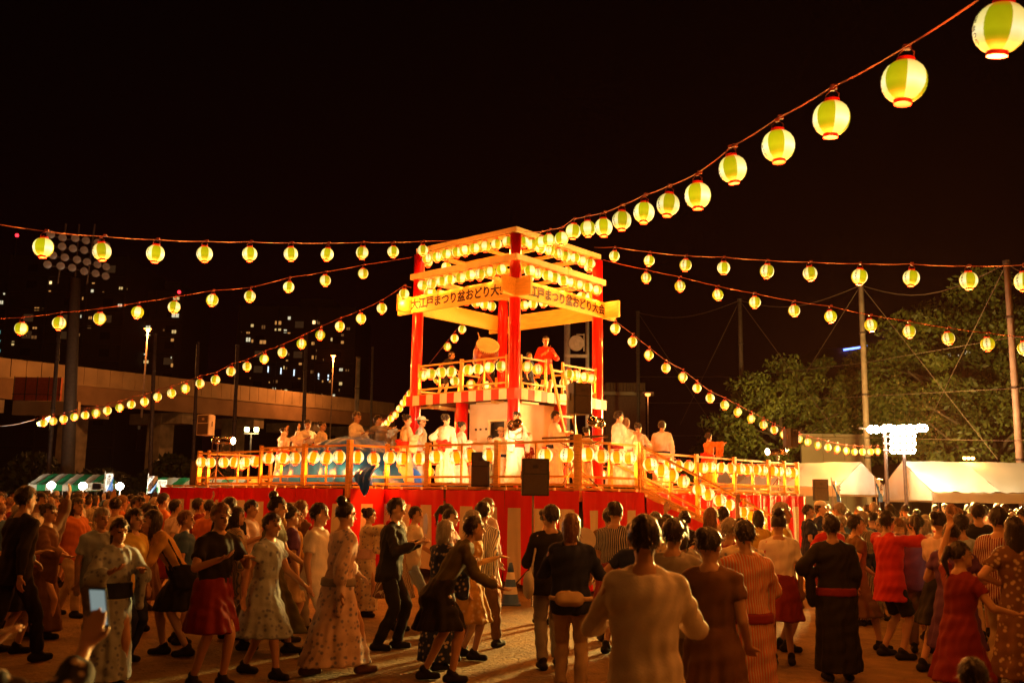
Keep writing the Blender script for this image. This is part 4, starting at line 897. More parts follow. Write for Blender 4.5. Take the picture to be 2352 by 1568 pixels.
r1 = at(1978, 1060, 38); l1 = at(1815, 1063, 44)
tent('smaller white gabled tent behind the far end of the stage', (r1.x, 38, 0), (r1.x - 4.6, 43.5, 0), 1.75, r1.z, 2.35, 3, M_TENT, True, .34)
r0 = at(197, 1091, 52); tent('green and white striped stall tent at the far left', (at(112, 1090, 52).x - .3, 52, 0), (at(252, 1092, 52).x, 52, 0), 1.5, at(150, 1088, 52).z, at(150, 1112, 51).z, 8, (M_TW, M_GRN), True, .3, None)
tent('second green and white striped tent just left of the stage', (at(364, 1096, 50).x, 50, 0), (at(364, 1096, 50).x + 4.6, 50, 0), 1.5, at(380, 1096, 50).z, at(380, 1116, 50).z, 8, (M_GRN, M_TW), True, .3)
M_SHEET = mat('notice_white', (.75, .75, .68), .5, .03)
def notice(label, px, py, D, wd, ht, txt, size):
    p = at(px, py, D); o = thing('notice', label, 'sign', p); MB().box((0, 0, 0), (wd, .02, ht)).build('board', M_SHEET, o)
    if txt: me = set_mat(text_mesh(txt, size, 0, .001), M_INK); q = link('lettering', me, o, (0, -.014, 0)); q.rotation_euler = (math.pi / 2, 0, 0)
notice('pale sign with small writing under the striped stall tent, left of two', 1070 * .1978 + 0, 1101 + 16, 50.3, .92, .42, '大江戸まつり', .15)
notice('pale sign with small writing under the striped stall tent, right of two', 1195 * .1978, 1117, 50.3, 1.1, .32, 'まつり', .2)
notice('small white reception notice on the second striped tent', 1881 * .1978, 1109.5, 48.2, .5, .36, '受付', .2)
# ================================================================ banners
M_BBLUE = mat('banner_blue', (.04, .13, .42), .6, .08); M_BWHITE = mat('banner_white', (.66, .68, .70), .6, .04)
def banner(label, px, ytop, ybot, D, wpx, lean, txt, flip):
    a, b = at(px, ytop, D), at(px, ybot, D); h = a.z - b.z; wd = wpx / CF * D; o = thing('banner', label, 'banner', (a.x, D, 0))
    MB().tube([(-wd / 2 - .02, 0, 0), (-wd / 2 - .02 + lean * .3, 0, a.z + .12)], .018, 6).build('pole', M_GREY, o); MB().tube([(-wd / 2 - .02, 0, a.z), (wd / 2, 0, a.z)], .012, 5).build('cross_pole', M_GREY, o)
    mb = MB(); rows = []
    for j in range(17): rows.append(mb.ring([(-wd / 2 + wd * i / 8 + lean * .3 * (1 - j / 16), .05 * math.sin(i * .8 + j * .5), a.z - h * j / 16) for i in range(9)]))
    for j in range(16):
        for i in range(8): mb.f.append((rows[j][i], rows[j][i + 1], rows[j + 1][i + 1], rows[j + 1][i])); mb.m.append(1 if (i + (j - 8) * .55 * (1 if not flip else -1) > 4) != flip else 0)
    mb.build('cloth', [M_BWHITE, M_BBLUE], o, True)
    me = set_mat(text_mesh(txt, min(wd * .5, .3), .004, .002, True, .95), M_INK); q = link('lettering', me, o, (-wd * .06, -.08, (a.z + b.z) / 2 + .1)); q.rotation_euler = (math.pi / 2, 0, 0)
banner('blue and white festival banner between the striped stall and its lights', 254, 1087, 1128, 48, 17, -.2, '大江戸', False)
banner('blue and white festival banner left of the second striped tent', 352, 1093, 1132, 46, 20, 0, '大江戸', False)
banner('blue and white upright banner between the two white tents', 2022, 1100, 1152, 33, 11, -.3, '大江戸', True)
banner('narrow blue banner before the gabled white tent', 1927, 1104, 1152, 33.5, 9, -.6, '大江戸', True)
# ================================================================ floodlights and stall lamps
M_FLOOD = emit('flood_lamp', (1, .93, .72), 160)
fp = at(2050, 1150, 36); ft = thing('floodlight_tower', 'blazing cluster of white floodlights above the gap between the white tents', 'floodlights', (fp.x, 36, 0))
zt_ = at(2062, 985, 36).z
for s in (-.1, .6): MB().tube([(s, .2, 0), (s, .2, zt_ + .2)], .07, 8).build('post', M_DKSTEEL, ft)
for y in (985, 1002, 1018, 1034):
    zz = at(2062, y, 36).z; MB().tube([(-.9 if y == 985 else -.2, .15, zz), (1.25 if y == 985 else .75, .15, zz)], .045, 6).build('cross_bar', M_DKSTEEL, ft)
lamps = [(x, 984 + random.uniform(-2, 2)) for x in (2043, 2054, 2066, 2078, 2090, 2101, 2112, 2122)] + [(x, y) for y in (1001, 1017, 1033) for x in (2052, 2066, 2080, 2094)] + [(2000, 986), (2012, 986), (2030, 986)]
lm = MB().lathe([(.04, .08), (.10, .015), (.10, -.015)], n=12, rot=Matrix.Rotation(math.pi / 2, 3, 'X')).mesh('lamp_housing', M_DKSTEEL); lg = MB().lathe([(0, .04), (.10, .05), (.145, .02)], n=12, caps=False, rot=Matrix.Rotation(math.pi / 2, 3, 'X')).mesh('lens', M_FLOOD)
for x, y in lamps:
    q = at(x, y, 35.85); h_ = link('lamp_housing', lm, ft, (q.x - fp.x, -.15, q.z)); link('lens', lg, h_)
spot('flood_beam', ft, (0, -.5, zt_), (-fp.x + 2, -36 + 12, 0), 75000, (1, .60, .13), 95, .6, .9)
spot('flood_beam', ft, (.8, -.5, zt_), (-fp.x + 14, -36 + 20, 0), 55000, (1, .60, .13), 95, .6, .7)
point('flood_glow', ft, (0, -.8, zt_ + .4), 2600, (1, .72, .32), .5)
spot('flood_beam', ft, (.3, .4, zt_ + .2), (12, 24, 9), 13000, (1, .74, .18), 75, .7, .5); spot('flood_beam', ft, (-.1, .4, zt_ + .2), (-8, 28, 6.5), 9000, (1, .74, .18), 60, .7, .5)
MB().tube([(-.9, .15, zt_ + .02), (-1.1, .15, zt_ + .02)], .03, 5).build('side_bar', M_DKSTEEL, ft)
p = at(2225, 1052.5, 36.9); o = thing('tent_lamp', 'orange lamp glowing on the ridge of the long white tent', 'lamp', p)
MB().tube([(0, .15, -p.z), (0, .15, -.05)], .03, 6).build('post', M_DKSTEEL, o)
for s in (-.16, 0, .16): MB().lathe([(.02, -.05), (.07, 0), (.05, .06)], (s, 0, 0), 10).build('lamp', emit('orange_lamp', (1, .40, .06), 45), o)
point('glow', o, (0, -.3, .15), 90, (1, .4, .08), .1)
for i, (x, y, n) in enumerate(((118, 1115, 'leftmost, under the striped tent edge'), (190, 1116, 'middle, below the striped valance'), (275, 1117, 'rightmost, right of the banner'))):
    p = at(x, y, 46); o = thing('stall_lamp', f'glaring white stall lamp, {n}', 'lamp', (p.x, 46, 0)); MB().tube([(0, .08, 0), (0, .08, p.z - .05)], .025, 6).build('post', M_DKSTEEL, o)
    MB().lathe([(.04, p.z - .17), (.17, p.z - .06), (.18, p.z + .08), (.06, p.z + .18)], n=12).build('lamp', emit('stall_white', (.95, 1, .8), 60), o); point('glow', o, (0, -.25, p.z), 700, (1, .95, .7), .12)
p = at(103, 967, 60); o = thing('mast_lamp', 'small yellow lamp on a bracket at the end of the sagging lantern string', 'lamp', p); MB().box((0, 0, 0), (.9, .3, .22), Matrix.Rotation(-.5, 3, 'Y')).build('lamp', emit('yellow_lamp', (1, .85, .2), 8, False), o); MB().box((1.0, .4, .1), (1.6, .1, .1)).build('bracket', M_DKSTEEL, o)
# ================================================================ people
def cap(mb, p, q, r1, r2, n=10, flat=False, sq=1.0, axis=None):
    """closed tapered limb piece; flat ends make hems"""
    p, q = Vector(p), Vector(q); d = q - p; L = d.length or 1e-4; d /= L
    a = Vector((0, 1, 0)) if abs(d.y) < .8 else Vector((1, 0, 0)); x = a.cross(d).normalized(); y = d.cross(x)
    prof = [(-r1, .0), (-r1 * .8, .6 * r1), (-r1 * .4, .92 * r1), (0, r1), (L, r2), (L + r2 * .4, .92 * r2), (L + r2 * .8, .6 * r2), (L + r2, 0)] if not flat else [(0, r1), (L, r2)]
    prev = None
    for t, r in prof:
        r = max(r, .002); g = mb.ring([p + d * t + x * (r * math.cos(k * 2 * math.pi / n)) + y * (r * sq * math.sin(k * 2 * math.pi / n)) for k in range(n)])
        if prev: mb.skin(prev, g)
        else: mb.cap(g)
        prev = g
    mb.cap(prev, 0, True)
def ell(mb, c, r, n=14, m=9, rot=None):
    c = Vector(c); prev = None; rot = rot or Matrix.Identity(3)
    for j in range(m + 1):
        t = math.pi * j / m; s = max(math.sin(t), .02)
        g = mb.ring([c + rot @ Vector((r[0] * s * math.cos(k * 2 * math.pi / n), r[1] * s * math.sin(k * 2 * math.pi / n), -r[2] * math.cos(t))) for k in range(n)])
        if prev: mb.skin(prev, g)
        else: mb.cap(g)
        prev = g
    mb.cap(prev, 0, True)
def loft(mb, rings, n=18):
    prev = None
    for c, rx, ry in rings:
        g = mb.ring([Vector(c) + Vector((rx * math.cos(k * 2 * math.pi / n), ry * math.sin(k * 2 * math.pi / n), 0)) for k in range(n)])
        if prev: mb.skin(prev, g)
        else: mb.cap(g)
        prev = g
    mb.cap(prev, 0, True)
def fused(mb, name, voxel, smooth=4, fold=0., pleat=0., seed=0):
    """grow the pieces into one continuous skin, smooth it and press in cloth folds"""
    me = mb.mesh(name, M_INK); o = bpy.data.objects.new(name, me); COL.objects.link(o)
    r = o.modifiers.new('r', 'REMESH'); r.mode = 'VOXEL'; r.voxel_size = voxel
    if smooth: s = o.modifiers.new('s', 'SMOOTH'); s.iterations = smooth; s.factor = .5
    dg = bpy.context.evaluated_depsgraph_get(); out = bpy.data.meshes.new_from_object(o.evaluated_get(dg)); bpy.data.objects.remove(o); bpy.data.meshes.remove(me)
    nv = len(out.vertices)
    if fold:
        co = np.empty(nv * 3, np.float32); no = np.empty(nv * 3, np.float32); out.vertices.foreach_get('co', co); out.vertices.foreach_get('normal', no)
        co = co.reshape(-1, 3); no = no.reshape(-1, 3); x, y, z = co.T; k = seed * 1.7
        w = (np.sin(x * 31 + z * 9 + k + 2 * np.sin(z * 5 + k)) * .5 + np.sin(y * 37 - z * 11 + k * 2 + 1.5 * np.sin(x * 9)) * .5 + .6 * np.sin((x + y) * 58 + z * 21 + 2 * np.sin(z * 13 + k)) + .5 * np.sin(z * 47 + x * 13 + k))
        co += no * (w * fold)[:, None]
        if pleat:                                          # skirts fall in soft pleats towards the hem
            cx_, cy_ = x.mean(), y.mean(); th = np.arctan2(y - cy_, x - cx_); g = np.clip((.95 - z) / .55, 0, 1) * pleat
            pl = (np.sin(th * 8 + k + 1.2 * np.sin(z * 4 + k)) + .6 * np.sin(th * 13 + 2 * k)) * g
            co[:, 0] += np.cos(th) * pl; co[:, 1] += np.sin(th) * pl
        out.vertices.foreach_set('co', co.ravel())
    for p in out.polygons: p.use_smooth = True
    out.update(); return out
def nz(v): return Vector(v).normalized()
POSES = {   # lean, side lean, (left elbow dir, wrist dir), (right ...), left foot xy, right foot xy, head yaw / pitch
 'stand': (.03, 0, ((.22, .05, -1), (.05, -.30, -1)), ((-.22, .05, -1), (-.05, -.30, -1)), (.10, .02), (-.10, -.03), 0, 0),
 'walk': (.08, 0, ((.2, -.4, -1), (.0, -.9, -.6)), ((-.22, .45, -1), (-.05, .05, -1)), (.09, .26), (-.09, -.26), 0, .05),
 'high': (.02, .04, ((.5, -.65, .35), (-.1, -.35, 1)), ((-.45, -.7, .1), (.1, -.4, 1)), (.10, .10), (-.10, -.12), .25, -.15),
 'clap': (.08, 0, ((.45, -.35, -.9), (-.55, -.8, .35)), ((-.45, -.35, -.9), (.55, -.8, .35)), (.10, -.08), (-.10, .10), 0, .12),
 'one': (.05, -.06, ((.55, -.25, .8), (-.15, -.25, 1)), ((-.4, -.4, -.8), (.05, -.95, -.2)), (.11, .14), (-.09, -.16), -.3, -.1),
 'side': (.05, .08, ((1, -.25, .05), (.9, -.5, .15)), ((-.2, -.9, .0), (.7, -.7, .1)), (.16, .02), (-.14, -.06), .5, 0),
 'photo': (.0, 0, ((.35, -.65, -.35), (-.35, -.7, .75)), ((-.35, -.65, -.3), (.2, -.75, .85)), (.10, .0), (-.10, .0), 0, -.15),
 'bend': (.55, .05, ((.3, -.5, -.9), (.0, -.7, -.5)), ((-.3, -.4, -1), (.1, -.8, -.4)), (.10, .10), (-.10, -.15), .1, -.2),
 'hip': (.02, .02, ((.75, .25, -.75), (-.75, -.45, -.3)), ((-.2, .05, -1), (.05, -.7, -.8)), (.12, .0), (-.10, -.05), -.2, 0),
 'drum': (.22, .05, ((.5, -.5, -.3), (-.1, -.9, -.1)), ((-.55, .0, .8), (.25, -.1, 1)), (.22, .10), (-.22, -.14), 0, .1),
 'bag': (.04, 0, ((.3, -.2, -1), (-.3, -.85, .25)), ((-.2, .1, -1), (-.03, -.2, -1)), (.10, .08), (-.09, -.10), .3, .1),
}
class Rig:
    def __init__(s, pose):
        lean, side, aL, aR, fL, fR, hy, hp = POSES[pose]; s.lean, s.side = lean, side
        pel = Vector(((fL[0] + fR[0]) / 2, (fL[1] + fR[1]) / 2, .92)); s.pel = pel
        s.M = Matrix.Rotation(lean, 3, 'X') @ Matrix.Rotation(side, 3, 'Y')
        T_ = lambda v: pel + s.M @ Vector(v); s.T = T_
        s.sh = {1: T_((.168, .0, .425)), -1: T_((-.168, .0, .425))}
        s.el, s.wr, s.hd = {}, {}, {}
        for k, (e, w_) in ((1, aL), (-1, aR)):
            s.el[k] = s.sh[k] + nz(e) * .275; s.wr[k] = s.el[k] + nz(w_) * .245; s.hd[k] = nz(w_)
        s.hip = {1: pel + Vector((.088, 0, -.04)), -1: pel + Vector((-.088, 0, -.04))}
        s.an = {1: Vector((fL[0], fL[1], .085)), -1: Vector((fR[0], fR[1], .085))}; s.kn = {}
        for k in (1, -1):
            h_, a_ = s.hip[k], s.an[k]; d = (a_ - h_).length; off = math.sqrt(max(0, .425 ** 2 - (d / 2) ** 2)); s.kn[k] = (h_ + a_) / 2 + Vector((0, -max(.015, off), 0))
        s.neck = T_((0, .01, .50)); s.H = Matrix.Rotation(hy, 3, 'Z') @ Matrix.Rotation(hp + lean * .35, 3, 'X'); s.head = s.neck + s.M @ Vector((0, -.015, .155))
RIGS = {k: Rig(k) for k in POSES}
def torso_rings(r, k, add=0., z0=-.14, z1=.53):
    tab = [(-.16, .150, .105, .0), (-.08, .165, .118, .0), (.0, .158, .108, 0), (.10, .138, .095, -.004), (.20, .142, .100, -.008), (.30, .160, .110, -.008), (.38, .172, .108, -.002), (.44, .160, .090, .004), (.485, .105, .070, .008), (.53, .062, .058, .010)]
    out = []
    for z, rx, ry, yo in tab:
        if z0 - 1e-6 <= z <= z1 + 1e-6: out.append((r.T((0, yo, z)), rx * k + add, ry * k + add))
    return out
def body_mesh(pose, voxel=.0095):
    r = RIGS[pose]; mb = MB(); loft(mb, torso_rings(r, 1)); cap(mb, r.T((0, .01, .46)), r.head + Vector((0, .01, -.05)), .055, .05)
    Hh = r.H; c = r.head
    ell(mb, c + Hh @ Vector((0, .012, .025)), (.076, .095, .098), rot=Hh); ell(mb, c + Hh @ Vector((0, -.022, -.045)), (.058, .068, .070), rot=Hh)
    ell(mb, c + Hh @ Vector((0, -.065, -.088)), (.026, .024, .022), rot=Hh)              # chin
    cap(mb, c + Hh @ Vector((0, -.086, .012)), c + Hh @ Vector((0, -.104, -.022)), .010, .016)   # nose
    cap(mb, c + Hh @ Vector((-.045, -.075, .030)), c + Hh @ Vector((.045, -.075, .030)), .014, .014)   # brow
    for s in (-1, 1): ell(mb, c + Hh @ Vector((s * .078, .012, -.005)), (.012, .024, .034), rot=Hh)
    for k in (1, -1):
        cap(mb, r.sh[k], r.el[k], .052, .040); cap(mb, r.el[k], r.wr[k], .041, .027)
        cap(mb, r.T((k * .09, 0, .44)), r.sh[k], .06, .054)
        d = r.hd[k]; up = Vector((0, 0, 1)) if abs(d.z) < .85 else Vector((0, -1, 0)); sd = d.cross(up).normalized() * k; pn = sd.cross(d).normalized()
        w0 = r.wr[k]
        for j in range(4):
            o_ = sd * ((j - 1.5) * .0215); b0 = w0 + d * .018 + o_ * .6; b1 = w0 + d * (.088 - abs(j - 1.4) * .004) + o_; cap(mb, b0, b1, .014, .0125, 8)
            L = (.040, .046, .042, .032)[j]; m1 = b1 + (d * .93 - pn * .35 + o_ * 3).normalized() * L; m2 = m1 + (d * .75 - pn * .65 + o_ * 2).normalized() * L * .8
            cap(mb, b1, m1, .0105, .0095, 8); cap(mb, m1, m2, .0095, .008, 8)
        t0 = w0 + d * .03 - sd * .025; t1 = t0 + (d * .6 - sd * .8 - pn * .2).normalized() * .042; t2 = t1 + (d * .9 - sd * .3 - pn * .3).normalized() * .034
        cap(mb, t0, t1, .013, .0115, 8); cap(mb, t1, t2, .011, .009, 8)
        cap(mb, r.hip[k], r.kn[k], .080, .052); cap(mb, r.kn[k], r.an[k], .053, .034)
        cap(mb, r.kn[k].lerp(r.an[k], .25) + Vector((0, .018, 0)), r.kn[k].lerp(r.an[k], .5) + Vector((0, .008, 0)), .047, .038)
        a = r.an[k]; cap(mb, a + Vector((0, .045, -.045)), a + Vector((k * .012, -.125, -.055)), .036, .028, sq=1); cap(mb, a, a + Vector((k * .004, -.06, -.035)), .034, .032)
    me = fused(mb, 'body', voxel, 3); me.materials.clear()
    n = len(me.polygons); cen = np.empty(n * 3, np.float32); me.polygons.foreach_get('center', cen); cen = cen.reshape(-1, 3)
    mi = np.zeros(n, np.int32)
    for s in (-1, 1):
        e_ = np.array(c + Hh @ Vector((s * .031, -.083, .010))); q = (cen - e_) @ np.array(Hh); mi[(np.abs(q[:, 0]) < .015) & (np.abs(q[:, 2]) < .0075) & (np.abs(q[:, 1]) < .03)] = 1
        e_ = np.array(c + Hh @ Vector((s * .033, -.088, .034))); q = (cen - e_) @ np.array(Hh); mi[(np.abs(q[:, 0]) < .02) & (np.abs(q[:, 2]) < .005) & (np.abs(q[:, 1]) < .03)] = 1
    e_ = np.array(c + Hh @ Vector((0, -.09, -.058))); q = (cen - e_) @ np.array(Hh); mi[(np.abs(q[:, 0]) < .024) & (np.abs(q[:, 2]) < .007) & (np.abs(q[:, 1]) < .03)] = 2
    for m in (M_SKIN, M_EYE, M_LIP): me.materials.append(m)
    me.polygons.foreach_set('material_index', mi); me.update(); return me
def hair_mesh(pose, style):
    r = RIGS[pose]; mb = MB(); Hh = r.H; c = r.head + Hh @ Vector((0, .016, .034)); n, m = 26, 18; rows = []
    rg = random.Random(hash(style) % 97)
    for j in range(m + 1):
        t = math.pi * j / m; g = []
        for k in range(n):
            a = k * 2 * math.pi / n; rr_ = 1 + .03 * math.sin(a * 5 + j * 1.3) + .025 * math.sin(a * 13 + j * .5) + .035 * rg.uniform(-1, 1)
            g.append(Vector((.089 * math.sin(t) * math.cos(a) * rr_, .108 * math.sin(t) * math.sin(a) * rr_, .108 * math.cos(t) * rr_)))
        rows.append(g)
    low = {'short': -.082, 'bob': -.20, 'bun': -.06, 'pony': -.06, 'long': -.2, 'high': -.05, 'crop': -.04}[style]
    if style in ('bob', 'long'):                           # let the sides and back fall
        ext = .10 if style == 'bob' else .24
        for g in rows:
            for v in g:
                if v.z < .0 and v.y > -.055: v.z -= ext * min(1, -v.z / .07); v.x *= 1.06
    idx = [[mb.ring([c + Hh @ v])[0] for v in g] for g in rows]
    for j in range(m):
        for k in range(n):
            q = (rows[j][k] + rows[j][(k + 1) % n] + rows[j + 1][k] + rows[j + 1][(k + 1) % n]) / 4
            frontal = q.y < -.035 and q.z < .028 + .02 * math.sin(k * 2.3); lowcut = q.z < (low - (.24 if style in ('bob', 'long') else 0)); side = q.z < -.03 and q.y < .020 and style not in ('bob', 'long')
            if not (frontal or lowcut or side): mb.f.append((idx[j][k], idx[j + 1][k], idx[j + 1][(k + 1) % n], idx[j][(k + 1) % n])); mb.m.append(0)
    if style == 'bun': ell(mb, c + Hh @ Vector((0, .095, .055)), (.050, .045, .048))
    if style == 'high': ell(mb, c + Hh @ Vector((0, .055, .115)), (.055, .055, .055)); cap(mb, c + Hh @ Vector((-.06, .06, .105)), c + Hh @ Vector((.07, .075, .12)), .006, .006, 6)
    if style == 'pony': cap(mb, c + Hh @ Vector((0, .10, .04)), c + Hh @ Vector((.01, .15, -.06)), .035, .032); cap(mb, c + Hh @ Vector((.01, .15, -.06)), c + Hh @ Vector((.0, .13, -.20)), .032, .012)
    fs = list(mb.f)                                        # loose tufts break up the outline
    for _ in range(170):
        f = rg.choice(fs); p = Vector(mb.v[f[0]]).lerp(Vector(mb.v[f[2]]), rg.random()); out = (p - r.head - Hh @ Vector((0, .016, .01))).normalized()
        d = (out * rg.uniform(.15, .6) + Vector((rg.uniform(-.5, .5), rg.uniform(-.3, .6), -1)) * .7).normalized(); sd = out.cross(d).normalized() * rg.uniform(.004, .008); L = rg.uniform(.025, .055)
        q0 = p + out * .002; mb.add([q0 - sd, q0 + sd, q0 + d * L + out * .004], [(0, 1, 2)])
    me = mb.mesh('hair', M_HAIR)
    for p in me.polygons: p.use_smooth = True
    return me
def garment(pose, kind):
    r = RIGS[pose]; mb = MB(); fold, vx = .0062, .0135; seed = len(kind) + len(pose)
    def sleeves(fu, rad, fore=0., rad2=None):
        for k in (1, -1):
            cap(mb, r.T((k * .065, .002, .452)), r.sh[k], .077, .066)
            e = r.sh[k].lerp(r.el[k], fu); cap(mb, r.sh[k], e, rad * .88, rad * .98, 12, flat=not fore)
            if fore: cap(mb, r.el[k], r.el[k].lerp(r.wr[k], fore), rad * .95, rad2 or rad * .8, 12, flat=False)
    def skirt(z1, flare, top=.12, back=0):
        mid = (r.an[1] + r.an[-1]) / 2; sp = abs(r.an[1].y - r.an[-1].y) / 2; rg = [(r.T((0, 0, .09)), .170, .128), (r.T((0, 0, 0)), .196, .146), (r.T((0, 0, -.10)), .206 + flare * .1, .160 + flare * .1)]
        for t in (.33, .66, 1): z = .80 + (z1 - .80) * t; c = Vector((r.pel.x, r.pel.y, 0)).lerp(Vector((mid.x, mid.y, 0)), t); rg.append(((c.x, c.y, z), .206 + flare * t, .160 + flare * t + sp * .75 * t * (1 if z1 < .3 else .6)))
        loft(mb, rg[::-1])
    if kind in ('tee', 'blouse'): loft(mb, torso_rings(r, 1.07, .014, 0, .485) if kind == 'blouse' else torso_rings(r, 1.10, .026, -.16, .485)); sleeves(.68, .068)
    elif kind in ('shirt', 'longblouse'): loft(mb, torso_rings(r, 1.07, .014, 0, .485) if kind == 'longblouse' else torso_rings(r, 1.10, .026, -.16, .485)); sleeves(1, .062, .86, .045)
    elif kind == 'happi': loft(mb, torso_rings(r, 1.12, .036, -.16, .485)); sleeves(1, .080, .25, .085); skirt(.66, .03)
    elif kind == 'vest': loft(mb, torso_rings(r, 1.06, .012, -.16, .44))
    elif kind in ('trousers', 'shorts'):
        loft(mb, torso_rings(r, 1.04, .008, -.16, .10)); f = 1 if kind == 'trousers' else .98
        for k in (1, -1):
            cap(mb, r.hip[k], r.kn[k] if f == 1 else r.hip[k].lerp(r.kn[k], .95), .096, .074 if f == 1 else .088, 12, flat=(f != 1))
            if f == 1: cap(mb, r.kn[k], r.kn[k].lerp(r.an[k], .97), .072, .060, 12, flat=True); ell(mb, r.kn[k], (.073, .073, .073))
            ell(mb, r.hip[k], (.096, .1, .09))
    elif kind == 'skirt': skirt(.50, .06)
    elif kind == 'dress': loft(mb, torso_rings(r, 1.08, .016, -.10, .485)); sleeves(.5, .070); skirt(.42, .08)
    elif kind == 'longdress': loft(mb, torso_rings(r, 1.07, .014, -.10, .485)); sleeves(.6, .070); skirt(.22, .10)
    elif kind == 'yukata':
        loft(mb, torso_rings(r, 1.10, .018, -.10, .485)); sleeves(1, .078, .55, .075); skirt(.10, .035)
        for k in (1, -1):                                   # hanging square sleeves
            a_, b_ = r.sh[k].lerp(r.el[k], .62), r.el[k].lerp(r.wr[k], .58); ln = b_ - a_; drop = Vector((0, .015, -.36))
            for t in [i / 6 for i in range(7)]:
                p = a_ + ln * t; cap(mb, p, p + drop * (1 - .12 * abs(t - .5)), .040, .034, 8)
        cap(mb, r.T((-.07, -.075, .47)), r.T((.06, -.115, .22)), .024, .02); cap(mb, r.T((.07, -.075, .47)), r.T((-.06, -.115, .22)), .024, .02); cap(mb, r.T((-.07, .05, .48)), r.T((.07, .05, .48)), .026, .026)
        fold = .006
    elif kind in ('obi', 'obibow'):
        loft(mb, [(r.T((0, 0, -.02)), .214, .166), (r.T((0, 0, .06)), .206, .158), (r.T((0, 0, .14)), .200, .154)] if kind == 'obibow' else [(r.T((0, 0, -.05)), .218, .170), (r.T((0, 0, .035)), .212, .164)]); fold = .002
        if kind == 'obibow':
            for s in (-1, 1): cap(mb, r.T((s * .01, .15, .12)), r.T((s * .11, .17, .14)), .03, .05, 8); cap(mb, r.T((s * .02, .16, .10)), r.T((s * .07, .18, -.08)), .03, .04, 8)
            ell(mb, r.T((0, .165, .11)), (.04, .04, .045))
    elif kind in ('shoe+', 'shoe-'):
        k = 1 if kind == 'shoe+' else -1; a = r.an[k]; cap(mb, a + Vector((0, .048, -.042)), a + Vector((k * .012, -.132, -.048)), .046, .038, 12); cap(mb, a + Vector((0, .01, .02)), a + Vector((k * .004, -.05, -.04)), .044, .042, 10)
        mb.v = [(x, y, max(z, .004)) for x, y, z in mb.v]; fold, vx = 0, .011
    elif kind == 'band':
        c = r.head + r.H @ Vector((0, .014, .055)); loft(mb, [(c + r.H @ Vector((0, 0, -.018)), .092, .112), (c + r.H @ Vector((0, 0, .018)), .090, .110)]); fold = .001
    elif kind in ('cap', 'brim', 'straw'):
        c = r.head + r.H @ Vector((0, .014, .06))
        loft(mb, [(c, .096, .114), (c + Vector((0, 0, .05)), .092, .108), (c + Vector((0, 0, .085)), .062, .074), (c + Vector((0, 0, .095)), .02, .02)])
        if kind == 'cap': loft(mb, [(c + r.H @ Vector((0, -.11, -.004)), .07, .075), (c + r.H @ Vector((0, -.11, .012)), .068, .073)])
        else: loft(mb, [(c + Vector((0, 0, -.006)), .17, .185), (c + Vector((0, 0, .010)), .165, .18)])
        fold = .001
    elif kind == 'pouch': cap(mb, r.T((-.07, .165, -.02)), r.T((.07, .165, -.02)), .075, .075, 10); cap(mb, r.T((-.08, .21, -.04)), r.T((.08, .21, -.04)), .04, .04, 8); loft(mb, [(r.T((0, 0, -.035)), .218, .168), (r.T((0, 0, .01)), .216, .166)]); fold = .002
    elif kind == 'shoulderbag':
        ell(mb, r.T((.24, .02, -.06)), (.055, .14, .15)); cap(mb, r.T((.22, .05, .05)), r.T((.15, .06, .46)), .014, .014, 6); cap(mb, r.T((.22, -.05, .05)), r.T((.14, -.06, .44)), .014, .014, 6); fold = .003
    elif kind == 'towel': cap(mb, r.T((-.10, -.07, .40)), r.T((-.06, .06, .50)), .03, .035); cap(mb, r.T((.10, -.07, .40)), r.T((.06, .06, .50)), .03, .035); cap(mb, r.T((-.06, .06, .50)), r.T((.06, .06, .50)), .035, .035); fold = .003
    return fused(mb, kind, vx, 3 if vx > .012 else 2, fold, .016 if kind in ('skirt', 'dress', 'longdress') else .009 if kind == 'yukata' else 0, seed=seed)
M_SKIN = mat('skin', (.50, .29, .17), .5, .08, 9, spec=.35); M_EYE = mat('eye', (.02, .012, .01), .3, .1); M_LIP = mat('lip', (.34, .11, .08), .4, .1)
M_HAIR = mat('hair_black', (.022, .014, .010), .42, .4, 30, .5, 60, (1, 1, .12)); M_HAIRB = mat('hair_brown', (.16, .075, .03), .42, .4, 30, .5, 60, (1, 1, .12)); M_HAIRG = mat('hair_grey', (.28, .25, .22), .5, .3, 30, .5, 60, (1, 1, .12))
CLOTH = {'white': (.72, .68, .62), 'cream': (.62, .52, .36), 'pink': (.62, .42, .38), 'pale pink': (.66, .52, .47), 'black': (.018, .016, .016), 'navy': (.020, .028, .075), 'blue': (.06, .13, .30), 'pale blue': (.36, .45, .56), 'olive': (.10, .085, .03), 'brown': (.16, .08, .035), 'golden': (.46, .27, .06),
         'red': (.52, .03, .015), 'orange': (.55, .16, .03), 'dark red': (.20, .02, .015), 'grey': (.26, .24, .22), 'beige': (.48, .37, .23), 'dark green': (.025, .05, .025), 'green': (.06, .20, .07), 'straw': (.55, .40, .18), 'purple': (.12, .05, .16), 'yellow': (.60, .42, .08), 'lavender': (.35, .28, .45)}
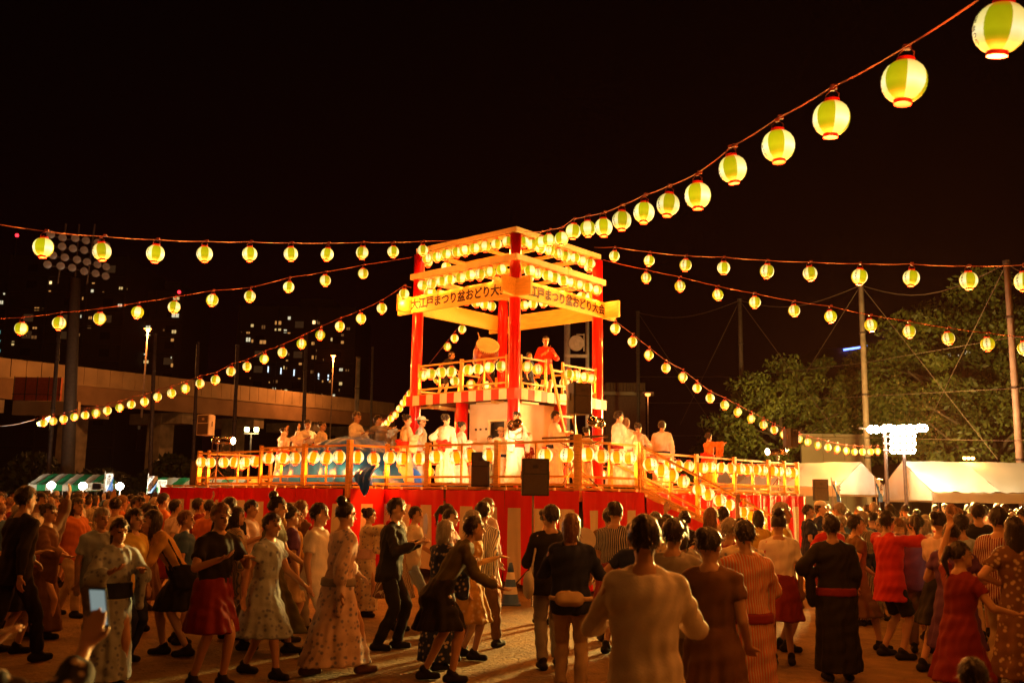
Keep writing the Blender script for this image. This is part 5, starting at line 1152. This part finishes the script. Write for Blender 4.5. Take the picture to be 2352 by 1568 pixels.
def cloth(c, pattern=None):
    nm = f'cloth_{c}_{pattern or "plain"}'.replace(' ', '_')
    if nm in MATS: return MATS[nm]
    m = mat(nm, CLOTH[c], .8, .12, 5, .15, 90, spec=.2)
    if pattern:
        t = m.node_tree; b = t.nodes['Principled BSDF']; old = b.inputs['Base Color'].links[0].from_socket; tx = t.nodes.new('ShaderNodeTexCoord')
        mix = t.nodes.new('ShaderNodeMix'); mix.data_type = 'RGBA'; t.links.new(old, mix.inputs['A']); t.links.new(mix.outputs['Result'], b.inputs['Base Color'])
        if pattern == 'flower':
            v = t.nodes.new('ShaderNodeTexVoronoi'); v.inputs['Scale'].default_value = 17; v.inputs['Randomness'].default_value = 1; t.links.new(tx.outputs['Object'], v.inputs['Vector']); rp = t.nodes.new('ShaderNodeValToRGB'); rp.color_ramp.elements[0].position = .20; rp.color_ramp.elements[0].color = (.75, .75, .75, 1); rp.color_ramp.elements[1].position = .38; rp.color_ramp.elements[1].color = (0, 0, 0, 1)
            t.links.new(v.outputs['Distance'], rp.inputs[0]); t.links.new(rp.outputs[0], mix.inputs['Factor']); light = sum(CLOTH[c]) > .9
            mix.inputs['B'].default_value = (.10, .12, .30, 1) if light else (.60, .48, .34, 1)
        else:
            w_ = t.nodes.new('ShaderNodeTexWave'); w_.inputs['Scale'].default_value = 14; w_.bands_direction = 'X' if pattern == 'stripe' else 'Z'; t.links.new(tx.outputs['Object'], w_.inputs['Vector']); rp = t.nodes.new('ShaderNodeValToRGB'); rp.color_ramp.elements[0].position = .62; rp.color_ramp.elements[1].position = .7
            t.links.new(w_.outputs['Fac'], rp.inputs[0]); t.links.new(rp.outputs[0], mix.inputs['Factor']); mix.inputs['B'].default_value = (.14, .14, .20, 1) if sum(CLOTH[c]) > .9 else (.5, .45, .38, 1)
    return m
PC = {}
def pm_(pose, kind, mk):
    k = (pose, kind)
    if k not in PC: PC[k] = mk()
    return PC[k]
OUTFITS = {'tee+trousers': ('tee', 'trousers'), 'tee+shorts': ('tee', 'shorts'), 'tee+skirt': ('blouse', 'skirt'), 'shirt+trousers': ('shirt', 'trousers'), 'shirt+skirt': ('longblouse', 'skirt'), 'vest+shorts': ('vest', 'shorts'), 'dress': ('dress',), 'longdress': ('longdress',),
           'yukata': ('yukata', 'obi'), 'yukatab': ('yukata', 'obibow'), 'happi': ('happi', 'shorts')}
NAMES = {'tee': 'shirt', 'blouse': 'shirt', 'longblouse': 'shirt', 'vest': 'vest', 'obibow': 'obi', 'longdress': 'dress', 'band': 'headband', 'brim': 'hat', 'straw': 'hat', 'pouch': 'waist_pouch', 'shoulderbag': 'bag', 'shoe+': 'shoe', 'shoe-': 'shoe'}
NPER = 0; PEOPLE = []
def person(loc, face, pose, outfit, cols, label, hair='short', H=1.66, group=None, extra=(), hairmat=None, pats=(None, None), shoes='black'):
    """face: degrees, 0 = towards the camera, 90 = to the right, 180 = away"""
    global NPER; NPER += 1
    o = thing('person', label, 'person', loc, R(face), group); k = H / 1.665; o.scale = (k * random.uniform(.98, 1.04), k, k); PEOPLE.append((loc[0], loc[1]))
    link('body', pm_(pose, 'body', lambda: body_mesh(pose)), o)
    h = link('hair', pm_(pose, 'hair' + hair, lambda: hair_mesh(pose, hair)), o)
    if hairmat: h.material_slots[0].link = 'OBJECT'; h.material_slots[0].material = hairmat
    parts = [(g, cols[min(i, len(cols) - 1)], pats[min(i, len(pats) - 1)]) for i, g in enumerate(OUTFITS[outfit])] + [('shoe+', shoes, None), ('shoe-', shoes, None)] + [(g, c, None) for g, c in extra]
    for g, c, pt in parts:
        q = link(NAMES.get(g, g), pm_(pose, g, lambda: garment(pose, g)), o); q.material_slots[0].link = 'OBJECT'; q.material_slots[0].material = cloth(c, pt)
    return o
# ------------------------------------------------ dancers nearest the camera
def G(px, D): p = at(px, 1150, D); return (p.x, D, 0)
DG = 'dancers circling in front of the stage'
def fg(px, D, face, pose, outfit, cols, label, **k): return person(G(px, D), face, pose, outfit, cols, label, group=DG, **k)
fg(172, 14.3, 70, 'walk', 'shirt+trousers', ('orange', 'beige'), 'person in a rusty orange top and wide beige trousers walking right', hair='bob')
fg(268, 15.0, 165, 'high', 'tee+skirt', ('cream', 'brown'), 'person in a cream blouse seen from behind with both hands raised', hair='bun')
fg(430, 11.1, -70, 'bend', 'shirt+skirt', ('golden', 'black'), 'person in a golden top and black skirt bending forward to the left', hair='bob', extra=(('shoulderbag', 'black'),))
fg(528, 13.2, 170, 'stand', 'dress', ('black',), 'tall person in a black dress seen from behind left of the tarp', hair='long', H=1.70)
fg(572, 14.0, 80, 'clap', 'tee+trousers', ('pale pink', 'beige'), 'person in a pale pink shirt clapping, below the blue tarp', hair='short')
fg(628, 11.4, 95, 'walk', 'longdress', ('olive',), 'person with a large hair bun in a dark olive long dress walking right', hair='high', H=1.72)
fg(728, 11.0, 80, 'bag', 'tee+trousers', ('white', 'white'), 'person in white with a dark pouch, close behind the pale yukata', hair='short', extra=(('shoulderbag', 'black'), ('towel', 'red')))
fg(785, 10.1, 125, 'walk', 'yukata', ('pale pink', 'grey'), 'person in a pale pink-grey patterned yukata striding right in the middle', hair='high', H=1.68, pats=('flower', None), shoes='brown')
fg(902, 11.7, 85, 'clap', 'shirt+trousers', ('black', 'black'), 'person in all black with a red towel at the neck, facing right', hair='short', H=1.72, extra=(('towel', 'red'),))
fg(948, 14.3, 85, 'walk', 'tee+trousers', ('cream', 'pale blue'), 'young person in a cream top and pale blue trousers facing right', hair='short', H=1.6)
fg(1010, 9.8, 100, 'bend', 'shirt+skirt', ('olive', 'black'), 'short-haired person in a dark olive top and black skirt leaning right', hair='short', H=1.66)
fg(1105, 11.8, 150, 'walk', 'shirt+trousers', ('white', 'brown'), 'person in a striped white shirt and dark trousers beside the blue cone', hair='short', H=1.70, pats=('stripe', None))
fg(1312, 9.2, 172, 'clap', 'shirt+trousers', ('navy', 'beige'), 'brown-haired person in a navy top with a beige waist pouch seen from behind', hair='bob', hairmat=M_HAIRB, H=1.62, extra=(('pouch', 'beige'),))
fg(1268, 10.6, 190, 'bag', 'shirt+trousers', ('black', 'grey'), 'person in black with a white shoulder bag right of the tripod speaker', hair='short', H=1.68, extra=(('shoulderbag', 'white'),))
fg(1480, 5.2, 175, 'clap', 'shirt+trousers', ('white', 'beige'), 'large white shirt back of the nearest person, bottom centre right', hair='short', H=1.68)
fg(1632, 6.6, 150, 'hip', 'dress', ('brown',), 'near person in a brown dress beside the large white shirt back', hair='bun', H=1.58)
fg(1560, 8.6, 200, 'clap', 'tee+trousers', ('grey', 'brown'), 'person in a grey top with bobbed hair below the top of the ramp', hair='bob', H=1.60)
fg(1700, 9.6, 165, 'clap', 'yukatab', ('cream', 'brown'), 'person in a cream patterned yukata with a brown sash in front of the ramp', hair='bun', H=1.58, pats=('flower', None))
fg(1787, 11.0, 172, 'stand', 'tee+skirt', ('white', 'dark red'), 'person with a hair bun in a white tee and dark red skirt, back turned', hair='high', H=1.62, extra=(('shoulderbag', 'red'),))
fg(1915, 10.1, 178, 'hip', 'yukata', ('black', 'dark red'), 'broad person in a plain black yukata seen from behind at right', hair='short', H=1.62)
fg(1955, 12.2, 95, 'walk', 'dress', ('brown',), 'person in a brown dress just beyond the black yukata', hair='short', H=1.6)
fg(2032, 11.6, 95, 'side', 'happi', ('red', 'black'), 'person in a bright red festival coat with both arms swung sideways', hair='short', H=1.66, extra=(('band', 'white'),))
fg(2095, 13.0, 180, 'stand', 'tee+skirt', ('grey', 'beige'), 'person in a speckled grey blouse standing behind the red coat', hair='short', H=1.58, pats=('flower', None))
fg(2150, 10.8, 120, 'walk', 'tee+skirt', ('pale pink', 'black'), 'person in a pale pink top and black skirt striding right', hair='bun', H=1.66)
fg(2186, 8.2, 105, 'one', 'dress', ('dark red',), 'person in a dark red dress at lower right with one arm raised', hair='pony', H=1.45)
fg(2246, 13.2, 165, 'walk', 'tee+shorts', ('black', 'cream'), 'tall person in a black tee and cream shorts near the right edge', hair='short', H=1.76)
fg(2306, 14.6, 190, 'stand', 'dress', ('black',), 'person in a black dress right of the cream shorts', hair='bob', H=1.62)
fg(2335, 9.2, 175, 'hip', 'longdress', ('brown',), 'person in a dark flower print dress at the right frame edge', hair='long', H=1.64, pats=('flower', None))
fg(2212, 4.3, 170, 'stand', 'tee+shorts', ('orange', 'brown'), 'small dark-haired child whose head just shows at the bottom right', hair='short', H=1.12)
fg(48, 10.4, 150, 'walk', 'shirt+trousers', ('black', 'black'), 'tall person dressed in black near the left edge', hair='short', H=1.80)
fg(110, 12.2, 95, 'one', 'yukatab', ('brown', 'orange'), 'person in a brown yukata with an orange sash near the left edge', hair='bun', H=1.6)
fg(345, 13.0, -95, 'bag', 'dress', ('brown',), 'person in a brown dress holding a bag, left of the golden top', hair='pony', H=1.6)
fg(480, 15.6, 170, 'clap', 'tee+trousers', ('orange', 'brown'), 'person in an orange tee clapping below the far left rail', hair='short', H=1.64)
fg(455, 16.4, 120, 'high', 'tee+skirt', ('dark red', 'black'), 'person in a dark red tee dancing before the left curtain', hair='short', H=1.66)
fg(665, 14.6, -90, 'one', 'tee+trousers', ('golden', 'navy'), 'person in a golden tee with one arm up behind the olive dress', hair='short', H=1.62)
fg(842, 14.8, 90, 'side', 'yukatab', ('cream', 'pink'), 'person in a cream yukata with a pink sash between two dancers', hair='bun', H=1.56, pats=('flower', None))
fg(1400, 12.6, 185, 'stand', 'tee+trousers', ('brown', 'grey'), 'person in a brown tee by the gathered curtain', hair='short', H=1.64)
fg(1505, 12.0, 175, 'clap', 'dress', ('olive',), 'person in an olive dress in front of the ramp curtain', hair='pony', H=1.6)
fg(1575, 13.4, 165, 'high', 'yukatab', ('black', 'golden'), 'person in a black yukata with a golden sash below the ramp lanterns', hair='bun', H=1.6, pats=('flower', None))
fg(1660, 13.8, 180, 'stand', 'tee+trousers', ('beige', 'brown'), 'person in a beige tee watching from below the ramp', hair='short', H=1.66)
fg(1740, 15.2, 200, 'one', 'tee+skirt', ('yellow', 'navy'), 'person in a yellow tee near the foot of the ramp', hair='bob', H=1.6)
# the arm with a telephone at the lower left: its owner stands mostly outside the frame
ph = person(G(-78, 3.1), 165, 'photo', 'yukatab', ('black', 'brown'), 'person at the left frame edge raising a forearm in a black floral sleeve', hair='long', H=1.50, group=DG, pats=('flower', None))
rg_ = RIGS['photo']; kk = 1.50 / 1.665; Mz = Matrix.Rotation(R(165), 3, 'Z'); w_ = Vector(ph.location) + Mz @ ((rg_.wr[-1] + rg_.hd[-1] * .15 + Vector((.02, -.03, 0))) * kk)
o = thing('mobile_phone', 'lit mobile phone held up in the hand at the lower left', 'phone', w_, R(165)); o.rotation_euler.x = -.25
MB().box((0, 0, .03), (.070, .009, .145)).build('case', M_BLACK, o, bevel=.003); MB().box((0, .0052, .03), (.062, .001, .125)).build('screen', emit('phone_screen', (.65, .8, .75), .30, False), o)
# uchiwa fans in hands
M_FAN = mat('fan_paper', (.68, .62, .52), .6, .1)
def fan(owner, pose, k, H, face, lab, m=M_FAN):
    r = RIGS[pose]; s = H / 1.665; Mz = Matrix.Rotation(R(face), 3, 'Z'); p = Vector(owner) + Mz @ ((r.wr[k] + r.hd[k] * .10) * s); o = thing('paper_fan', lab, 'fan', p, R(face) + .4)
    mb = MB(); mb.lathe([(0, -.003), (.125, -.003), (.125, .003), (0, .003)], (0, 0, .20), 22, rot=Matrix.Rotation(math.pi / 2, 3, 'X')); mb.build('leaf', m, o); MB().box((0, 0, .03), (.018, .008, .20)).build('handle', M_WOOD, o)
fan(G(902, 11.7), 'clap', 1, 1.72, 85, 'round pale paper fan held by the person in all black'); fan(G(1312, 9.2), 'clap', -1, 1.62, 172, 'round paper fan in the hand of the brown-haired person in navy')
# ------------------------------------------------ staff by the right end of the stage
SG = 'staff by the right end of the stage'
person(G(1882, 19.0), 60, 'stand', 'tee+trousers', ('navy', 'beige'), 'staff person in a navy polo shirt, beige trousers and white cap', H=1.74, group=SG, extra=(('cap', 'white'),))
person(G(1852, 18.2), 80, 'hip', 'tee+trousers', ('navy', 'dark red'), 'bareheaded staff person in a navy polo shirt beside the white cap', H=1.68, group=SG)
# ------------------------------------------------ dancers on the stage (picture x, head-top y)
def on_stage(px, py, face, pose, outfit, cols, label, H=1.62, **k):
    q = ray(px, py); D = (ZS + H - CH) / q.z; s = toS((q.x * D, D, 0)); p = S(max(-11.2, min(-.35, s.x)), max(.45, min(12.4, s.y)), ZS)
    return person(p, face, pose, outfit, cols, label, H=H, group='dancers on the raised stage', **k)
sy = [('white', 'red'), ('cream', 'navy'), ('white', 'navy'), ('pale blue', 'red'), ('white', 'orange')]
on_stage(652, 985, 60, 'high', 'yukatab', ('white', 'red'), 'stage dancer in white raising both hands, leftmost beside the tarp', H=1.5, hair='bun')
on_stage(684, 966, 40, 'clap', 'yukatab', ('white', 'navy'), 'stage dancer in a white yukata behind the left end of the tarp', hair='short')
on_stage(738, 971, 80, 'stand', 'yukatab', ('cream', 'orange'), 'stage dancer in a cream yukata behind the middle of the tarp', H=1.56, hair='bun')
on_stage(813, 949, 70, 'clap', 'yukata', ('white', 'navy'), 'tall stage dancer in white clapping behind the tarp', H=1.74, hair='short')
on_stage(861, 957, 60, 'side', 'yukata', ('grey', 'navy'), 'stage dancer in a grey yukata right of the tarp', H=1.68, hair='short')
on_stage(932, 956, 110, 'clap', 'yukatab', ('cream', 'red'), 'stage dancer in cream under the left edge of the deck', hair='bun')
on_stage(965, 961, 80, 'hip', 'yukata', ('pale blue', 'navy'), 'stage dancer in pale blue wearing a white brimmed hat', hair='short', extra=(('brim', 'white'),))
on_stage(1025, 955, 150, 'hip', 'yukatab', ('white', 'red'), 'brightly lit stage dancer in white left of the red short pillar', hair='bun')
on_stage(1058, 972, 100, 'clap', 'yukatab', ('white', 'orange'), 'smaller stage dancer in white with an orange sash by the short pillar', H=1.52, hair='bun')
on_stage(1150, 985, 20, 'stand', 'yukata', ('white', 'navy'), 'person in a straw hat standing by the door under the tower', H=1.5, hair='short', extra=(('straw', 'straw'),))
on_stage(1186, 950, 30, 'clap', 'yukatab', ('white', 'red'), 'dazzling white stage dancer right behind the left round stage light', H=1.66, hair='bun')
on_stage(1272, 948, 80, 'clap', 'yukata', ('white', 'navy'), 'bright white stage dancer at the foot of the leaning ladder', H=1.68, hair='short')
on_stage(1212, 1010, 185, 'stand', 'tee+skirt', ('dark red', 'black'), 'dark-haired child in a red print top at the front rail', H=1.22, hair='bob', pats=('flower', None))
on_stage(1285, 1004, 190, 'stand', 'tee+trousers', ('black', 'black'), 'dark-haired child in black leaning at the front rail', H=1.25, hair='bob')
on_stage(1125, 1003, 10, 'stand', 'tee+trousers', ('cream', 'brown'), 'child facing the camera behind the floor speaker', H=1.25, hair='short')
on_stage(1345, 985, 120, 'clap', 'yukatab', ('cream', 'red'), 'stage dancer in cream behind the right round stage light', H=1.5, hair='bun')
on_stage(1475, 962, 150, 'stand', 'yukatab', ('white', 'orange'), 'stage dancer in white, first right of the ramp top', H=1.64, hair='short', hairmat=M_HAIRB)
on_stage(1540, 941, 110, 'clap', 'yukata', ('white', 'dark red'), 'tallest stage dancer in white above the ramp', H=1.78, hair='short')
on_stage(1568, 970, 140, 'clap', 'yukatab', ('pink', 'red'), 'stage dancer in pink behind the tallest dancer in white', H=1.56, hair='bun')
on_stage(1610, 966, 165, 'stand', 'yukata', ('pale pink', 'navy'), 'stage dancer in pale pink seen from behind above the far rail', H=1.68, hair='short')
on_stage(1657, 994, 100, 'side', 'yukatab', ('orange', 'red'), 'stage dancer in orange with arms stretched, rightmost on the stage', H=1.54, hair='short')
on_stage(1440, 985, 200, 'clap', 'yukatab', ('orange', 'brown'), 'stage dancer in orange half hidden behind the ramp top', H=1.5, hair='bun')
# ------------------------------------------------ drummers on the tower deck
def on_deck(px, D, H, face, pose, outfit, cols, label, **k):
    p = at(px, 850, D); l = toT(p); return person(T(max(-1.5, min(1.5, l.x)), max(-1.5, min(1.5, l.y)), 4.53), face, pose, outfit, cols, label, H=H, group='drummers on the tower deck', **k)
a = on_deck(1120, 27.9, 1.62, -10, 'drum', 'happi', ('black', 'black'), 'drummer in black behind the big tilted drum', hair='short', extra=(('band', 'white'),))
b = on_deck(1252, 27.0, 1.76, 20, 'clap', 'happi', ('red', 'black'), 'drummer in a red coat with a white headband, right of the front pillar', hair='short', extra=(('band', 'white'),))
on_deck(1012, 27.2, 1.42, 100, 'bend', 'happi', ('black', 'black'), 'stooping drummer in black on the left of the tower deck', hair='short', extra=(('band', 'white'),))
on_deck(1214, 27.6, 1.40, 60, 'stand', 'happi', ('navy', 'black'), 'short drummer in navy just right of the front pillar', hair='short')
for ow, pose, H, face, n in ((a, 'drum', 1.62, -10, 'drummer in black'), (b, 'clap', 1.76, 20, 'drummer in the red coat')):
    r = RIGS[pose]; Mz = Matrix.Rotation(R(face), 3, 'Z'); p = Vector(ow.location) + Mz @ ((r.wr[-1] + r.hd[-1] * .08) * H / 1.665)
    o = tag(MB().tube([(0, .12, -.06), (0, -.30, .15)], [.014, .011], 8).build('drumstick', M_WOOD), f'pale wooden drumstick held by the {n}', 'drumstick'); o.location = p; o.rotation_euler = (0, 0, R(face))
# ------------------------------------------------ crowd further off
TOPC = ['white', 'cream', 'orange', 'navy', 'black', 'pale pink', 'brown', 'beige', 'grey', 'dark red', 'pale blue', 'golden', 'red', 'blue', 'olive', 'pink', 'lavender', 'yellow', 'green', 'purple']
BOT = {'tee+trousers': 'trousers', 'tee+skirt': 'skirt', 'shirt+trousers': 'trousers', 'tee+shorts': 'shorts'}
used = set(); rc = random.Random(5)
def crowd(n, px0, px1, D0, D1, place, facing, group):
    made = 0; tries = 0
    while made < n and tries < 4000:
        tries += 1; D = math.sqrt(rc.uniform(D0 * D0, D1 * D1)); x = at(rc.uniform(px0, px1), 1150, D).x; s = toS((x, D, 0))
        if -14.2 < s.x < 2.3 and -1.8 < s.y < 14: continue
        if any((x - a) ** 2 + (D - b) ** 2 < .36 for a, b in PEOPLE): continue
        pose = rc.choice(['stand', 'stand', 'stand', 'hip', 'clap', 'bag', 'bag', 'walk']); of = rc.choice(['tee+trousers', 'tee+skirt', 'shirt+trousers', 'yukatab', 'dress', 'tee+shorts', 'yukata']); hr = rc.choice(['short', 'short', 'short', 'bob', 'bun', 'pony'])
        c1, c2 = rc.choice(TOPC), rc.choice(['black', 'navy', 'beige', 'brown', 'grey', 'dark red'])
        gname = {'tee+trousers': 'tee', 'tee+skirt': 'tee', 'tee+shorts': 'tee', 'shirt+trousers': 'long-sleeved shirt', 'yukatab': 'yukata', 'yukata': 'yukata', 'dress': 'dress'}[of]
        lab = f'person in a {c1} {gname}' + (f' and {c2} {BOT[of]}' if of in BOT else (f' with {c2} sash' if 'yuk' in of else '')) + f', {dict(short="short hair", bob="bobbed hair", bun="hair bun", pony="ponytail")[hr]}, {place}'
        if lab in used: continue
        used.add(lab); made += 1
        person((x, D, 0), facing + rc.gauss(0, 35), pose, of, (c1, c2), lab, hair=hr, H=rc.uniform(1.5, 1.74), group=group, hairmat=rc.choice([None, None, None, M_HAIRB, M_HAIRG]), pats=(rc.choice([None, None, 'flower', 'stripe']) if of != 'tee+trousers' else None, None))
crowd(13, 30, 720, 8.8, 14, 'near left', 100, 'people dancing near the camera')
crowd(7, 840, 1280, 10.5, 16, 'near middle', 110, 'people dancing near the camera')
crowd(9, 1390, 1830, 7.6, 13, 'near right of middle', 160, 'people dancing near the camera')
crowd(6, 2100, 2370, 9, 13.5, 'near right', 150, 'people dancing near the camera')
crowd(24, -20, 400, 14.5, 22, 'left crowd', 130, 'people in the crowd at the left')
crowd(34, -20, 440, 22, 40, 'far left crowd', 150, 'people in the far left crowd')
crowd(26, 1880, 2370, 13.5, 20, 'right crowd', 190, 'people in the crowd at the right')
crowd(48, 1845, 2370, 20, 33, 'far right crowd', 190, 'people in the far right crowd')
print('LANTERNS', NL, 'PEOPLE', NPER, 'PERSON MESHES', len(PC), 'TRIS', sum(len(m.polygons) for m in PC.values()) * 2)

# ================================================================ thin reddish air added for glow round the lamps
hz = MB().box((0, 240, 26), (860, 580, 54)).build('added_haze', []) ; hz['kind'] = 'stuff'
mh = bpy.data.materials.new('glow_air'); mh.use_nodes = True; t = mh.node_tree; t.nodes.clear(); o_ = t.nodes.new('ShaderNodeOutputMaterial'); pv = t.nodes.new('ShaderNodeVolumePrincipled')
pv.inputs['Color'].default_value = (.85, .33, .2, 1); pv.inputs['Density'].default_value = .00006; pv.inputs['Anisotropy'].default_value = .45
t.links.new(pv.outputs[0], o_.inputs['Volume']); hz.data.materials.append(mh)
cy.volume_bounces = 0
